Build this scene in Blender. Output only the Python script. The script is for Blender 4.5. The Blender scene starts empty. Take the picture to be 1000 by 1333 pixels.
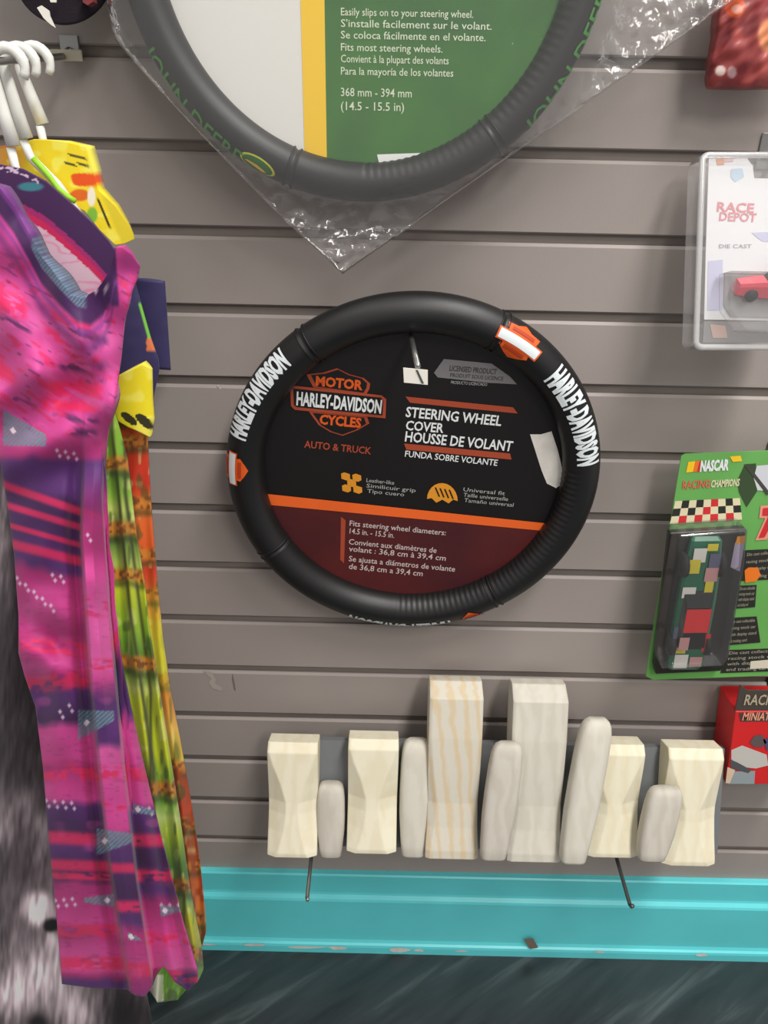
import bpy, bmesh, math, random
import numpy as np
from mathutils import Vector, Matrix, noise

random.seed(4)
rng = np.random.default_rng(7)
scn = bpy.context.scene
COL = scn.collection

# ------------------------------------------------------------------ camera
FZ = 1.208                                   # height of the reference wall groove above the floor
CAM_D, CAM_Z, PITCH, ROLL, FOC = 0.8064, FZ - 0.0722, 0.4449, 0.0216, 1000.0
_f = Vector((0, math.cos(PITCH), -math.sin(PITCH)))
_r0 = Vector((1, 0, 0)); _u0 = _r0.cross(_f)
_r = _r0 * math.cos(ROLL) + _u0 * math.sin(ROLL)
_u = _r.cross(_f)
CAM = Vector((0, -CAM_D, CAM_Z))
cam_data = bpy.data.cameras.new('camera')
cam_data.sensor_fit = 'VERTICAL'; cam_data.sensor_height = 24.0
cam_data.lens = 24.0 * FOC / 1333.0
cam_data.clip_start = 0.01
cam = bpy.data.objects.new('camera', cam_data); COL.objects.link(cam)
M = Matrix((( _r.x, _u.x, -_f.x, CAM.x), (_r.y, _u.y, -_f.y, CAM.y), (_r.z, _u.z, -_f.z, CAM.z), (0, 0, 0, 1)))
cam.matrix_world = M
scn.camera = cam

# ------------------------------------------------------------------ world, lights, exposure
world = bpy.data.worlds.new('shop_air'); scn.world = world
world.use_nodes = True
bg = world.node_tree.nodes['Background']
bg.inputs['Color'].default_value = (1.0, 0.96, 0.93, 1)
bg.inputs['Strength'].default_value = 0.54

def ceiling_lamp(name, loc, sx, sy, power, col=(1, 0.97, 0.93)):
    d = bpy.data.lights.new(name, 'AREA'); d.shape = 'RECTANGLE'; d.size = sx; d.size_y = sy
    d.energy = power; d.color = col
    o = bpy.data.objects.new(name, d); COL.objects.link(o); o.location = loc
    return o
ceiling_lamp('ceiling_tube_light', (0.75, -0.95, 2.75), 0.35, 1.25, 50)
ceiling_lamp('ceiling_tube_light', (-0.75, -1.05, 2.75), 0.35, 1.25, 8)
ceiling_lamp('ceiling_tube_light', (0.9, -2.6, 2.75), 0.4, 1.25, 50)

vs = scn.view_settings
vs.view_transform = 'Standard'; vs.look = 'None'; vs.gamma = 1.0; vs.use_curve_mapping = False
vs.exposure = 0.0

# ------------------------------------------------------------------ helpers
def ray(px, py):
    return _f * FOC + _r * (px - 500) - _u * (py - 666.5)
def V(px, py, Y=0.0):
    d = ray(px, py); return CAM + d * ((Y + CAM_D) / d.y)
class Plane:
    def __init__(s, p, n): s.p = Vector(p); s.n = Vector(n).normalized()
    def hit(s, px, py, off=0.0):
        d = ray(px, py); t = (s.p - CAM).dot(s.n) / d.dot(s.n)
        return CAM + d * t + s.n * off          # n points to the viewer

def lin(c):
    return tuple(((x / 255.0) / 12.92 if x / 255.0 <= 0.04045 else ((x / 255.0 + 0.055) / 1.055) ** 2.4) for x in c)
def lin_np(a):
    a = np.clip(a / 255.0, 0, 1)
    return np.where(a <= 0.04045, a / 12.92, ((a + 0.055) / 1.055) ** 2.4)

_mats = {}
def mat(name, rgb, rough=0.5, metal=0.0, var=0.0, vscale=30.0, bump=0.0, bscale=200.0, spec=0.5, coat=0.0, sheen=0.0):
    if name in _mats: return _mats[name]
    m = bpy.data.materials.new(name); m.use_nodes = True
    nt = m.node_tree; b = nt.nodes['Principled BSDF']
    b.inputs['Base Color'].default_value = (*lin(rgb), 1)
    b.inputs['Roughness'].default_value = rough; b.inputs['Metallic'].default_value = metal
    b.inputs['Specular IOR Level'].default_value = spec; b.inputs['Coat Weight'].default_value = coat
    b.inputs['Sheen Weight'].default_value = sheen
    tc = nt.nodes.new('ShaderNodeTexCoord')
    if var > 0:
        n = nt.nodes.new('ShaderNodeTexNoise'); n.inputs['Scale'].default_value = vscale; n.inputs['Detail'].default_value = 5
        nt.links.new(tc.outputs['Object'], n.inputs['Vector'])
        cr = nt.nodes.new('ShaderNodeValToRGB')
        c = np.array(lin(rgb))
        cr.color_ramp.elements[0].color = (*np.clip(c * (1 - var), 0, 1), 1); cr.color_ramp.elements[0].position = 0.3
        cr.color_ramp.elements[1].color = (*np.clip(c * (1 + var), 0, 1), 1); cr.color_ramp.elements[1].position = 0.7
        nt.links.new(n.outputs['Fac'], cr.inputs['Fac']); nt.links.new(cr.outputs['Color'], b.inputs['Base Color'])
    if bump > 0:
        n2 = nt.nodes.new('ShaderNodeTexNoise'); n2.inputs['Scale'].default_value = bscale; n2.inputs['Detail'].default_value = 3
        nt.links.new(tc.outputs['Object'], n2.inputs['Vector'])
        bp = nt.nodes.new('ShaderNodeBump'); bp.inputs['Strength'].default_value = bump; bp.inputs['Distance'].default_value = 0.001
        nt.links.new(n2.outputs['Fac'], bp.inputs['Height']); nt.links.new(bp.outputs['Normal'], b.inputs['Normal'])
    _mats[name] = m
    return m

def paint_mat(name, rough=0.8, spec=0.3, weave=0.15, sheen=0.0, wscale=900.0, coat=0.0):
    if name in _mats: return _mats[name]
    m = mat(name, (128, 128, 128), rough, spec=spec, bump=weave, bscale=wscale, sheen=sheen, coat=coat)
    nt = m.node_tree; a = nt.nodes.new('ShaderNodeAttribute'); a.attribute_name = 'print'
    nt.links.new(a.outputs['Color'], nt.nodes['Principled BSDF'].inputs['Base Color'])
    return m

def thin_plastic(name, base=0.08, rough=0.12, haze=0.03, bump=0.0, bscale=60.0, tint=(1, 1, 1)):
    m = bpy.data.materials.new(name); m.use_nodes = True; nt = m.node_tree; nt.nodes.clear()
    out = nt.nodes.new('ShaderNodeOutputMaterial')
    tr = nt.nodes.new('ShaderNodeBsdfTransparent'); tr.inputs['Color'].default_value = (*tint, 1)
    gl = nt.nodes.new('ShaderNodeBsdfGlossy'); gl.inputs['Roughness'].default_value = rough
    df = nt.nodes.new('ShaderNodeBsdfDiffuse'); df.inputs['Color'].default_value = (0.9, 0.9, 0.9, 1)
    lw = nt.nodes.new('ShaderNodeLayerWeight'); lw.inputs['Blend'].default_value = 0.25
    ma = nt.nodes.new('ShaderNodeMath'); ma.operation = 'MULTIPLY_ADD'; ma.inputs[1].default_value = 0.6; ma.inputs[2].default_value = base
    ma.use_clamp = True
    nt.links.new(lw.outputs['Fresnel'], ma.inputs[0])
    m1 = nt.nodes.new('ShaderNodeMixShader'); m2 = nt.nodes.new('ShaderNodeMixShader'); m2.inputs[0].default_value = haze
    nt.links.new(ma.outputs[0], m1.inputs[0]); nt.links.new(tr.outputs[0], m1.inputs[1]); nt.links.new(gl.outputs[0], m1.inputs[2])
    nt.links.new(m1.outputs[0], m2.inputs[1]); nt.links.new(df.outputs[0], m2.inputs[2]); nt.links.new(m2.outputs[0], out.inputs[0])
    if bump > 0:
        tc = nt.nodes.new('ShaderNodeTexCoord'); n = nt.nodes.new('ShaderNodeTexNoise'); n.inputs['Scale'].default_value = bscale
        n.inputs['Detail'].default_value = 4; nt.links.new(tc.outputs['Object'], n.inputs['Vector'])
        bp = nt.nodes.new('ShaderNodeBump'); bp.inputs['Strength'].default_value = bump; bp.inputs['Distance'].default_value = 0.004
        nt.links.new(n.outputs['Fac'], bp.inputs['Height'])
        for s in (gl, lw): nt.links.new(bp.outputs['Normal'], s.inputs['Normal'])
    return m

def link(name, me, m, parent=None, smooth=True):
    o = bpy.data.objects.new(name, me); COL.objects.link(o)
    if m is not None and len(me.materials) == 0: me.materials.append(m)
    if smooth and len(me.polygons): me.polygons.foreach_set('use_smooth', [True] * len(me.polygons))
    if parent is not None: o.parent = parent; o.matrix_parent_inverse = parent_inv(parent)
    return o
def parent_inv(p):
    q = p; mw = Matrix.Identity(4); chain = []
    while q is not None: chain.append(q); q = q.parent
    for q in reversed(chain):
        mw = mw @ q.matrix_parent_inverse @ Matrix.LocRotScale(q.location, q.rotation_euler, q.scale)
    return mw.inverted()
def pyd(name, v, f, m, parent=None, smooth=False):
    me = bpy.data.meshes.new(name); me.from_pydata([tuple(x) for x in v], [], f); me.update()
    return link(name, me, m, parent, smooth)
def frombm(name, bm, m, parent=None, smooth=False):
    me = bpy.data.meshes.new(name); bmesh.ops.recalc_face_normals(bm, faces=bm.faces); bm.to_mesh(me); bm.free()
    return link(name, me, m, parent, smooth)
def tag(o, label=None, cat=None, group=None, kind=None):
    if label: o['label'] = label
    if cat: o['category'] = cat
    if group: o['group'] = group
    if kind: o['kind'] = kind
    return o
def thing(name, loc, label, cat, group=None):
    o = bpy.data.objects.new(name, None); o.empty_display_size = 0.02; COL.objects.link(o); o.location = loc
    return tag(o, label, cat, group)

def box(name, c0, c1, m, parent=None, bev=0.0, seg=2, rot=None):
    bm = bmesh.new(); bmesh.ops.create_cube(bm, size=1)
    s = [c1[i] - c0[i] for i in range(3)]; c = [(c1[i] + c0[i]) / 2 for i in range(3)]
    for v in bm.verts: v.co = Vector((v.co.x * s[0] + c[0], v.co.y * s[1] + c[1], v.co.z * s[2] + c[2]))
    if bev: bmesh.ops.bevel(bm, geom=bm.edges[:], offset=bev, segments=seg, affect='EDGES', profile=0.5)
    if rot is not None:
        for v in bm.verts: v.co = rot @ v.co
    return frombm(name, bm, m, parent, smooth=False)

def tube(name, pts, rad, m, parent=None, n=10, caps=True):
    pts = [Vector(p) for p in pts]; vs_, fs = [], []
    rads = rad if isinstance(rad, (list, tuple)) else [rad] * len(pts)
    prev = None
    for i, p in enumerate(pts):
        t = (pts[min(i + 1, len(pts) - 1)] - pts[max(i - 1, 0)]).normalized()
        if prev is None:
            a = Vector((0, 0, 1)) if abs(t.z) < 0.9 else Vector((1, 0, 0)); nn = t.cross(a).normalized()
        else:
            nn = (prev - t * prev.dot(t)).normalized()
        prev = nn; b = t.cross(nn)
        for k in range(n):
            an = 2 * math.pi * k / n; vs_.append(p + (nn * math.cos(an) + b * math.sin(an)) * rads[i])
    for i in range(len(pts) - 1):
        for k in range(n):
            k2 = (k + 1) % n; fs.append((i * n + k, i * n + k2, (i + 1) * n + k2, (i + 1) * n + k))
    if caps:
        fs.append(tuple(reversed(range(n)))); fs.append(tuple(range((len(pts) - 1) * n, len(pts) * n)))
    return pyd(name, vs_, fs, m, parent, smooth=True)

def bez(p0, p1, p2, p3, n=12):
    p0, p1, p2, p3 = map(Vector, (p0, p1, p2, p3)); out = []
    for i in range(n + 1):
        t = i / n; out.append(p0 * (1 - t) ** 3 + p1 * 3 * t * (1 - t) ** 2 + p2 * 3 * t * t * (1 - t) + p3 * t ** 3)
    return out

def loft(name, rings, m, parent=None, smooth=False, bev=0.0):
    n = len(rings[0]); v = [p for r in rings for p in r]; f = []
    for i in range(len(rings) - 1):
        for k in range(n):
            k2 = (k + 1) % n; f.append((i * n + k, i * n + k2, (i + 1) * n + k2, (i + 1) * n + k))
    f.append(tuple(reversed(range(n)))); f.append(tuple(range((len(rings) - 1) * n, len(rings) * n)))
    bm = bmesh.new(); vv = [bm.verts.new(p) for p in v]
    for q in f: bm.faces.new([vv[i] for i in q])
    bmesh.ops.recalc_face_normals(bm, faces=bm.faces)
    if bev: bmesh.ops.bevel(bm, geom=bm.edges[:], offset=bev, segments=2, affect='EDGES', profile=0.5, clamp_overlap=True)
    return frombm(name, bm, m, parent, smooth)

# ---- lettering: text outlines turned into a mesh in the unit square
_tcache = {}
def text_mesh(s, bold=0.0, cuts=0):
    key = (s, bold, cuts)
    if key not in _tcache:
        cu = bpy.data.curves.new('lettering', 'FONT'); cu.body = s; cu.size = 1; cu.offset = bold; cu.resolution_u = 2
        cu.fill_mode = 'FRONT'
        o = bpy.data.objects.new('lettering', cu); COL.objects.link(o)
        dg = bpy.context.evaluated_depsgraph_get(); dg.update()
        me = bpy.data.meshes.new_from_object(o.evaluated_get(dg))
        bpy.data.objects.remove(o); bpy.data.curves.remove(cu)
        xs = [v.co.x for v in me.vertices]; x0, x1 = min(xs), max(xs); y0, y1 = 0.0, 0.70
        if cuts:
            bm = bmesh.new(); bm.from_mesh(me)
            for k in range(1, cuts):
                yy = y0 + (y1 - y0) * k / cuts
                bmesh.ops.bisect_plane(bm, geom=bm.verts[:] + bm.edges[:] + bm.faces[:], plane_co=(0, yy, 0), plane_no=(0, 1, 0))
            bm.to_mesh(me); bm.free()
        vv = [((v.co.x - x0) / (x1 - x0), (v.co.y - y0) / (y1 - y0)) for v in me.vertices]
        ff = [tuple(p.vertices) for p in me.polygons]
        bpy.data.meshes.remove(me); _tcache[key] = (vv, ff)
    return _tcache[key]
def text_on(plane, s, p0, p1, hpx, m, parent, bold=0.0, off=0.0006, name='lettering', up=(0, -1)):
    """capital letters of hpx pixels high standing on the line from p0 to p1 (photo pixels) of a flat plane"""
    vv, ff = text_mesh(s, bold)
    a = plane.hit(*p0, off); b = plane.hit(*p1, off); d = b - a
    h = (plane.hit(p0[0], p0[1] + up[1] * hpx, off) - a).length
    w = plane.n.cross(d).normalized()
    if w.z < 0: w = -w
    return pyd(name, [a + d * x + w * (h * y) for x, y in vv], ff, m, parent)
def poly_on(plane, pts, m, parent, off=0.0004, name='print_panel'):
    v = [plane.hit(x, y, off) for x, y in pts]
    bm = bmesh.new(); f = bm.faces.new([bm.verts.new(p) for p in v]); f.normal_update()
    if f.normal.dot(plane.n) < 0: f.normal_flip()
    bmesh.ops.triangulate(bm, faces=bm.faces[:])
    me = bpy.data.meshes.new(name); bm.to_mesh(me); bm.free()
    return link(name, me, m, parent, False)

# ---- smooth value noise for prints
def vnoise(x, y, seed=0):
    x = np.asarray(x, float); y = np.asarray(y, float)
    xi = np.floor(x).astype(int); yi = np.floor(y).astype(int); fx = x - xi; fy = y - yi
    fx = fx * fx * (3 - 2 * fx); fy = fy * fy * (3 - 2 * fy)
    def h(a, b):
        n = np.sin(a * 127.1 + b * 311.7 + seed * 74.7) * 43758.5453
        return n - np.floor(n)
    return (h(xi, yi) * (1 - fx) + h(xi + 1, yi) * fx) * (1 - fy) + (h(xi, yi + 1) * (1 - fx) + h(xi + 1, yi + 1) * fx) * fy
def sm(e0, e1, x):
    t = np.clip((x - e0) / (e1 - e0), 0, 1); return t * t * (3 - 2 * t)
def mixc(c, col, w):
    return c * (1 - w[..., None]) + np.array(col, float) * w[..., None]

def grid_obj(name, P, rgb, m, parent, back=None):
    """P: (nv,nu,3) points of the front sheet; back: same for the back sheet, joined along the two sides"""
    nv, nu = P.shape[:2]
    idx = np.arange(nv * nu).reshape(nv, nu)
    q = np.stack([idx[1:, :-1], idx[1:, 1:], idx[:-1, 1:], idx[:-1, :-1]], -1).reshape(-1, 4)
    v = P.reshape(-1, 3); c = rgb.reshape(-1, 3) if rgb is not None else None
    if back is not None:
        jd = idx + nv * nu
        q2 = np.stack([jd[:-1, :-1], jd[:-1, 1:], jd[1:, 1:], jd[1:, :-1]], -1).reshape(-1, 4)
        s1 = np.stack([idx[:-1, 0], jd[:-1, 0], jd[1:, 0], idx[1:, 0]], -1)
        s2 = np.stack([idx[1:, -1], jd[1:, -1], jd[:-1, -1], idx[:-1, -1]], -1)
        t1 = np.stack([idx[0, 1:], jd[0, 1:], jd[0, :-1], idx[0, :-1]], -1)
        b1 = np.stack([idx[-1, :-1], jd[-1, :-1], jd[-1, 1:], idx[-1, 1:]], -1)
        q = np.concatenate([q, q2, s1, s2, t1, b1]); v = np.concatenate([v, back.reshape(-1, 3)])
        if c is not None: c = np.concatenate([c, c])
    me = bpy.data.meshes.new(name)
    me.vertices.add(len(v)); me.vertices.foreach_set('co', v.astype(np.float32).ravel())
    me.loops.add(len(q) * 4); me.loops.foreach_set('vertex_index', q.astype(np.int32).ravel())
    me.polygons.add(len(q)); me.polygons.foreach_set('loop_start', np.arange(0, len(q) * 4, 4, dtype=np.int32))
    me.update(calc_edges=True); me.validate()
    if c is not None:
        at_ = me.color_attributes.new('print', 'FLOAT_COLOR', 'POINT')
        at_.data.foreach_set('color', np.concatenate([lin_np(c), np.ones((len(c), 1))], 1).astype(np.float32).ravel())
    return link(name, me, m, parent, True)

_fa, _ra, _ua, _ca = map(np.array, (_f, _r, _u, CAM))
def VV(X, Yp, D):
    d = _fa * FOC + _ra * (X - 500)[..., None] - _ua * (Yp - 666.5)[..., None]
    return _ca + d * ((D + CAM_D) / d[..., 1])[..., None]
def interp(pts):
    a = np.array(pts, float); return lambda t: np.interp(t, a[:, 0], a[:, 1])

def cloth(name, rows, Yb, paint, m, parent, y0=None, y1=None, top=None, bot=None, nu=60, nv=160, bulge=0.02, thick=0.03, fold=None):
    """a garment panel: rows = (y, left x, right x) outline; Yb = distance from the wall; front and back sheets"""
    a = np.array(rows, float)
    U, Vv = np.meshgrid(np.linspace(0, 1, nu), np.linspace(0, 1, nv))
    y0 = a[0, 0] if y0 is None else y0; y1 = a[-1, 0] if y1 is None else y1
    Yp = y0 + (y1 - y0) * Vv
    X = np.interp(Yp, a[:, 0], a[:, 1]) + U * (np.interp(Yp, a[:, 0], a[:, 2]) - np.interp(Yp, a[:, 0], a[:, 1]))
    if top is not None or bot is not None:
        tt = top(X) if top is not None else y0; bb = bot(X) if bot is not None else y1
        Yp = tt + (bb - tt) * Vv
        if a.shape[0] > 1:
            X = np.interp(Yp, a[:, 0], a[:, 1]) + U * (np.interp(Yp, a[:, 0], a[:, 2]) - np.interp(Yp, a[:, 0], a[:, 1]))
    D = Yb - bulge * np.sin(np.pi * U) ** 0.6
    if fold is not None: D = D + fold(X, Yp, U, Vv)
    P = VV(X, Yp, D)
    B = P.copy(); B[..., 1] = np.maximum(P[..., 1] + 0.002, Yb + thick * np.sin(np.pi * U))
    return grid_obj(name, P, paint(X, Yp), m, parent, B)

# ================================================================== THE SETTING
S = 0.0762
m_slat = mat('taupe_wall_paint', (157, 148, 143), 0.5, var=0.035, vscale=6, bump=0.12, bscale=350, spec=0.35)
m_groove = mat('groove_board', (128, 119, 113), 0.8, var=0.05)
XW = 1.35
wall = box('wall_back', (-XW, 0.0064, 0.0), (XW, 0.06, 2.4), m_groove); tag(wall, kind='structure', label='taupe slatted display wall panel behind everything', cat='wall')
def slat_mesh():
    g = 0.0047                                   # half of the groove opening
    h0, h1 = -S + g, -g                          # from lower lip to upper lip
    prof = [(0.0020, h0), (0.0, h0 + 0.0014), (0.0, h1 - 0.0030), (0.0022, h1), (0.0040, h1), (0.0040, h1 - 0.004), (0.0064, h1 - 0.004),
            (0.0064, h0 + 0.004), (0.0040, h0 + 0.004), (0.0040, h0)]
    n = len(prof); v = [(-XW, y, z) for y, z in prof] + [(XW, y, z) for y, z in prof]
    f = [(i, (i + 1) % n, n + (i + 1) % n, n + i) for i in range(n)] + [tuple(reversed(range(n))), tuple(range(n, 2 * n))]
    me = bpy.data.meshes.new('slat'); me.from_pydata(v, [], f); me.update()
    bm = bmesh.new(); bm.from_mesh(me); bmesh.ops.recalc_face_normals(bm, faces=bm.faces); bm.to_mesh(me); bm.free()
    me.materials.append(m_slat); return me
_sm = slat_mesh()
for k in range(-15, 15):
    o = bpy.data.objects.new('slat', _sm); COL.objects.link(o); o.location = (0, 0, FZ - k * S)
    o.parent = wall
# scuffs and paint flaws that sit on the slats
m_chip = mat('bare_chip', (196, 188, 178), 0.7)
m_dent = mat('dent_patch', (120, 110, 103), 0.45)
WP = Plane((0, 0, 0), (0, -1, 0))
poly_on(WP, [(264, 873), (276, 875), (281, 884), (280, 889), (290, 895), (288, 899), (277, 896), (272, 889), (275, 883)], mat('torn_paint_edge', (172, 162, 154), 0.4), wall, 0.0006, 'paint_scuff')
poly_on(WP, [(303, 876), (306, 891), (307, 899), (305, 898), (302, 884)], m_dent, wall, 0.0004, 'paint_scuff')
poly_on(WP, [(284, 500), (289, 505), (287, 507), (282, 502)], m_chip, wall, 0.0004, 'paint_scuff')

# baseboard: flat top band, moulded step, tall face and a bead at the floor
m_teal = mat('teal_gloss_paint', (98, 212, 218), 0.36, var=0.05, vscale=9, bump=0.05, bscale=120, spec=0.5)
prof = [(0.0, 0.1570), (-0.0075, 0.1570), (-0.0095, 0.1550), (-0.0095, 0.1200), (-0.0105, 0.1165), (-0.0150, 0.1120), (-0.0165, 0.1085),
        (-0.0165, 0.0240), (-0.0185, 0.0190), (-0.0215, 0.0170), (-0.0225, 0.0130), (-0.0225, 0.0), (0.0, 0.0)]
n = len(prof); vv = [(-XW, y, z) for y, z in prof] + [(XW, y, z) for y, z in prof]
ff = [(i, (i + 1) % n, n + (i + 1) % n, n + i) for i in range(n)] + [tuple(reversed(range(n))), tuple(range(n, 2 * n))]
bm = bmesh.new(); bv = [bm.verts.new(p) for p in vv]
for q in ff: bm.faces.new([bv[i] for i in q])
base = frombm('baseboard_back', bm, m_teal); tag(base, kind='structure', label='teal painted baseboard along the foot of the slatted wall', cat='baseboard')
m_bare = mat('worn_plaster', (206, 208, 202), 0.85, var=0.1, vscale=60)
m_brown = mat('brown_chip', (120, 104, 94), 0.8)
BP = Plane((0, -0.0230, 0), (0, -1, 0))
for (x, y, w, h) in [(212, 1230, 5, 9), (330, 1231, 20, 4), (400, 1234, 26, 4), (440, 1235, 14, 6), (520, 1237, 16, 7), (545, 1238, 8, 5), (600, 1239, 10, 3), (780, 1240, 8, 4), (915, 1244, 9, 5), (270, 1230, 14, 3)]:
    pts = []
    for k in range(9):
        a = 2 * math.pi * k / 9; rr = random.uniform(0.6, 1.1); pts.append((x + w * rr * math.cos(a), y - 1 + h * 0.5 * rr * math.sin(a)))
    poly_on(BP, pts, m_bare, base, 0.0003, 'worn_patch')
poly_on(BP, [(682, 1222), (694, 1221), (701, 1233), (690, 1235)], m_brown, base, 0.0006, 'worn_patch')

# floor
def floor_mat():
    m = mat('dark_marbled_floor', (52, 60, 64), 0.32, spec=0.5, bump=0.06, bscale=40)
    nt = m.node_tree; b = nt.nodes['Principled BSDF']
    tc = [x for x in nt.nodes if x.type == 'TEX_COORD'][0]
    mr = nt.nodes.new('ShaderNodeMapping'); mr.inputs['Rotation'].default_value = (0, 0, -0.62)
    mp = nt.nodes.new('ShaderNodeMapping'); mp.inputs['Scale'].default_value = (2.6, 22, 4)
    nt.links.new(tc.outputs['Object'], mr.inputs['Vector']); nt.links.new(mr.outputs['Vector'], mp.inputs['Vector'])
    n1 = nt.nodes.new('ShaderNodeTexNoise'); n1.inputs['Scale'].default_value = 1.7; n1.inputs['Detail'].default_value = 8; n1.inputs['Roughness'].default_value = 0.54; n1.inputs['Distortion'].default_value = 0.35
    nt.links.new(mp.outputs['Vector'], n1.inputs['Vector'])
    cr = nt.nodes.new('ShaderNodeValToRGB'); e = cr.color_ramp.elements
    e[0].position = 0.30; e[0].color = (*lin((34, 39, 41)), 1); e[1].position = 0.86; e[1].color = (*lin((150, 158, 156)), 1)
    x = e.new(0.55); x.color = (*lin((50, 56, 58)), 1); x = e.new(0.70); x.color = (*lin((78, 86, 87)), 1)
    nt.links.new(n1.outputs['Fac'], cr.inputs['Fac']); nt.links.new(cr.outputs['Color'], b.inputs['Base Color'])
    return m
fl = box('floor', (-XW, -2.6, -0.02), (XW, 0.06, 0.0), floor_mat()); tag(fl, kind='structure', label='dark grey marbled hard floor', cat='floor')

# ================================================================== STEERING WHEEL COVERS
m_leather = mat('black_leatherette', (19, 19, 20), 0.46, bump=0.10, bscale=900, spec=0.5)
m_grip = mat('black_ribbed_vinyl', (17, 17, 18), 0.5, bump=0.2, bscale=900, spec=0.45)
m_cardback = mat('grey_cardboard', (120, 116, 108), 0.9)
m_white = mat('white_ink', (232, 236, 236), 0.45)
m_offw = mat('dull_white_ink', (176, 176, 172), 0.5)
m_orange = mat('orange_ink', (226, 92, 28), 0.45)
m_rust = mat('rust_orange_ink', (170, 72, 44), 0.5)
m_blackink = mat('black_ink', (16, 14, 14), 0.45)
m_gold = mat('amber_ink', (226, 150, 40), 0.5)
R, RT = 0.178, 0.0195
class Ring:
    def __init__(s, c, tilt, R=R, RT=RT):
        s.R, s.RT = R, RT; s.c = Vector(c); s.rot = Matrix.Rotation(tilt, 3, 'X')
        s.n = s.rot @ Vector((0, -1, 0))
    def loc(s, x, y, z): return s.c + s.rot @ Vector((x, y, z))
    def pt(s, a, t, off=0.0):
        q = s.R + (s.RT + off) * math.sin(t); return s.loc(q * math.cos(a), -(s.RT + off) * math.cos(t), q * math.sin(a))
    def plane(s, back): return Plane(s.loc(0, back, 0), s.n)
    def ang(s, px, py):
        h = Plane(s.c, s.n).hit(px, py); q = s.rot.inverted() @ (h - s.c); return math.atan2(q.z, q.x)
def make_ring(ring, parent, ribs, seams, na=720, nt=40):
    P = np.zeros((na, nt, 3))
    for i in range(na):
        a = 2 * math.pi * i / na; deg = math.degrees(a) % 360
        on = any(lo <= deg <= hi for lo, hi in ribs)
        sd = min(abs((deg - s_ + 180) % 360 - 180) for s_ in seams)
        for j in range(nt):
            t = 2 * math.pi * j / nt - math.pi
            off = 0.0
            if on and -2.4 < t < -0.25:
                w = math.sin((t + 2.4) / 2.15 * math.pi) ** 0.5
                off += 0.0007 * w * (0.5 + 0.5 * math.cos(a * 160)) - 0.0007 * w
            off -= 0.0014 * math.exp(-(sd / 0.5) ** 2)
            P[i, j] = ring.pt(a, t, off)
    idx = np.arange(na * nt).reshape(na, nt)
    q = np.stack([idx, np.roll(idx, -1, 1), np.roll(np.roll(idx, -1, 0), -1, 1), np.roll(idx, -1, 0)], -1).reshape(-1, 4)
    o = pyd('ring', P.reshape(-1, 3), [tuple(int(k) for k in w) for w in q], m_leather, parent, True)
    for s_ in seams:
        for d in (-1.1, 1.1):
            a = math.radians(s_ + d); pts = [ring.pt(a, 2 * math.pi * k / 40, 0.0002) for k in range(41)]
            tube('seam', pts, 0.0008, m_grip, o, n=6, caps=False)
    return o
def ring_text(ring, s, a0, a1, t0, t1, m, parent, bold=0.02, off=0.0007):
    vv, ff = text_mesh(s, bold, 7)
    return pyd('lettering', [ring.pt(a0 + (a1 - a0) * x, t0 + (t1 - t0) * y, off) for x, y in vv], ff, m, parent)
def ring_poly(ring, pts, m, parent, off=0.0006, name='emblem', sub=3):
    bm = bmesh.new(); f = bm.faces.new([bm.verts.new((x, y, 0)) for x, y in pts])
    x0, x1 = min(p[0] for p in pts), max(p[0] for p in pts); y0, y1 = min(p[1] for p in pts), max(p[1] for p in pts)
    for k in range(1, 8):
        bmesh.ops.bisect_plane(bm, geom=bm.verts[:] + bm.edges[:] + bm.faces[:], plane_co=(0, y0 + (y1 - y0) * k / 8, 0), plane_no=(0, 1, 0))
        bmesh.ops.bisect_plane(bm, geom=bm.verts[:] + bm.edges[:] + bm.faces[:], plane_co=(x0 + (x1 - x0) * k / 8, 0, 0), plane_no=(1, 0, 0))
    bmesh.ops.triangulate(bm, faces=bm.faces[:])
    for v in bm.verts: v.co = ring.pt(v.co.x, v.co.y, off)
    me = bpy.data.meshes.new(name); bm.to_mesh(me); bm.free()
    return link(name, me, m, parent, False)
def disc_card(ring, rad, y, th, m, parent, name='card'):
    n = 96; v = []
    for yy in (y, y + th):
        for k in range(n):
            a = 2 * math.pi * k / n; v.append(ring.loc(rad * math.cos(a), yy, rad * math.sin(a)))
    f = [tuple(reversed(range(n))), tuple(range(n, 2 * n))] + [(k, (k + 1) % n, n + (k + 1) % n, n + k) for k in range(n)]
    bm = bmesh.new(); bv = [bm.verts.new(p) for p in v]
    for q in f: bm.faces.new([bv[i] for i in q])
    return frombm(name, bm, m, parent)

# ---------------- orange and black cover, lower
hr = Ring((0.0297, -0.050, FZ - 0.3909), 0.1)
cov = thing('steering_wheel_cover', hr.loc(0, 0, -R - RT), 'black steering wheel cover with white lettering and orange emblems around a black card', 'wheel cover', 'steering wheel covers')
top_l, top_r = math.degrees(hr.ang(387, 425)), math.degrees(hr.ang(655, 418))
ring = make_ring(hr, cov, [(265, 360), (0, 6)], [top_l, top_r, math.degrees(hr.ang(648, 778)) % 360, math.degrees(hr.ang(345, 715)) % 360])
CARD_Y = 0.006
def card_black():
    m = mat('black_card', (15, 10, 11), 0.5, var=0.15, vscale=8)
    return m
card = disc_card(hr, R - 0.006, CARD_Y, 0.0012, card_black(), cov)
cp = hr.plane(CARD_Y)
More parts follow.
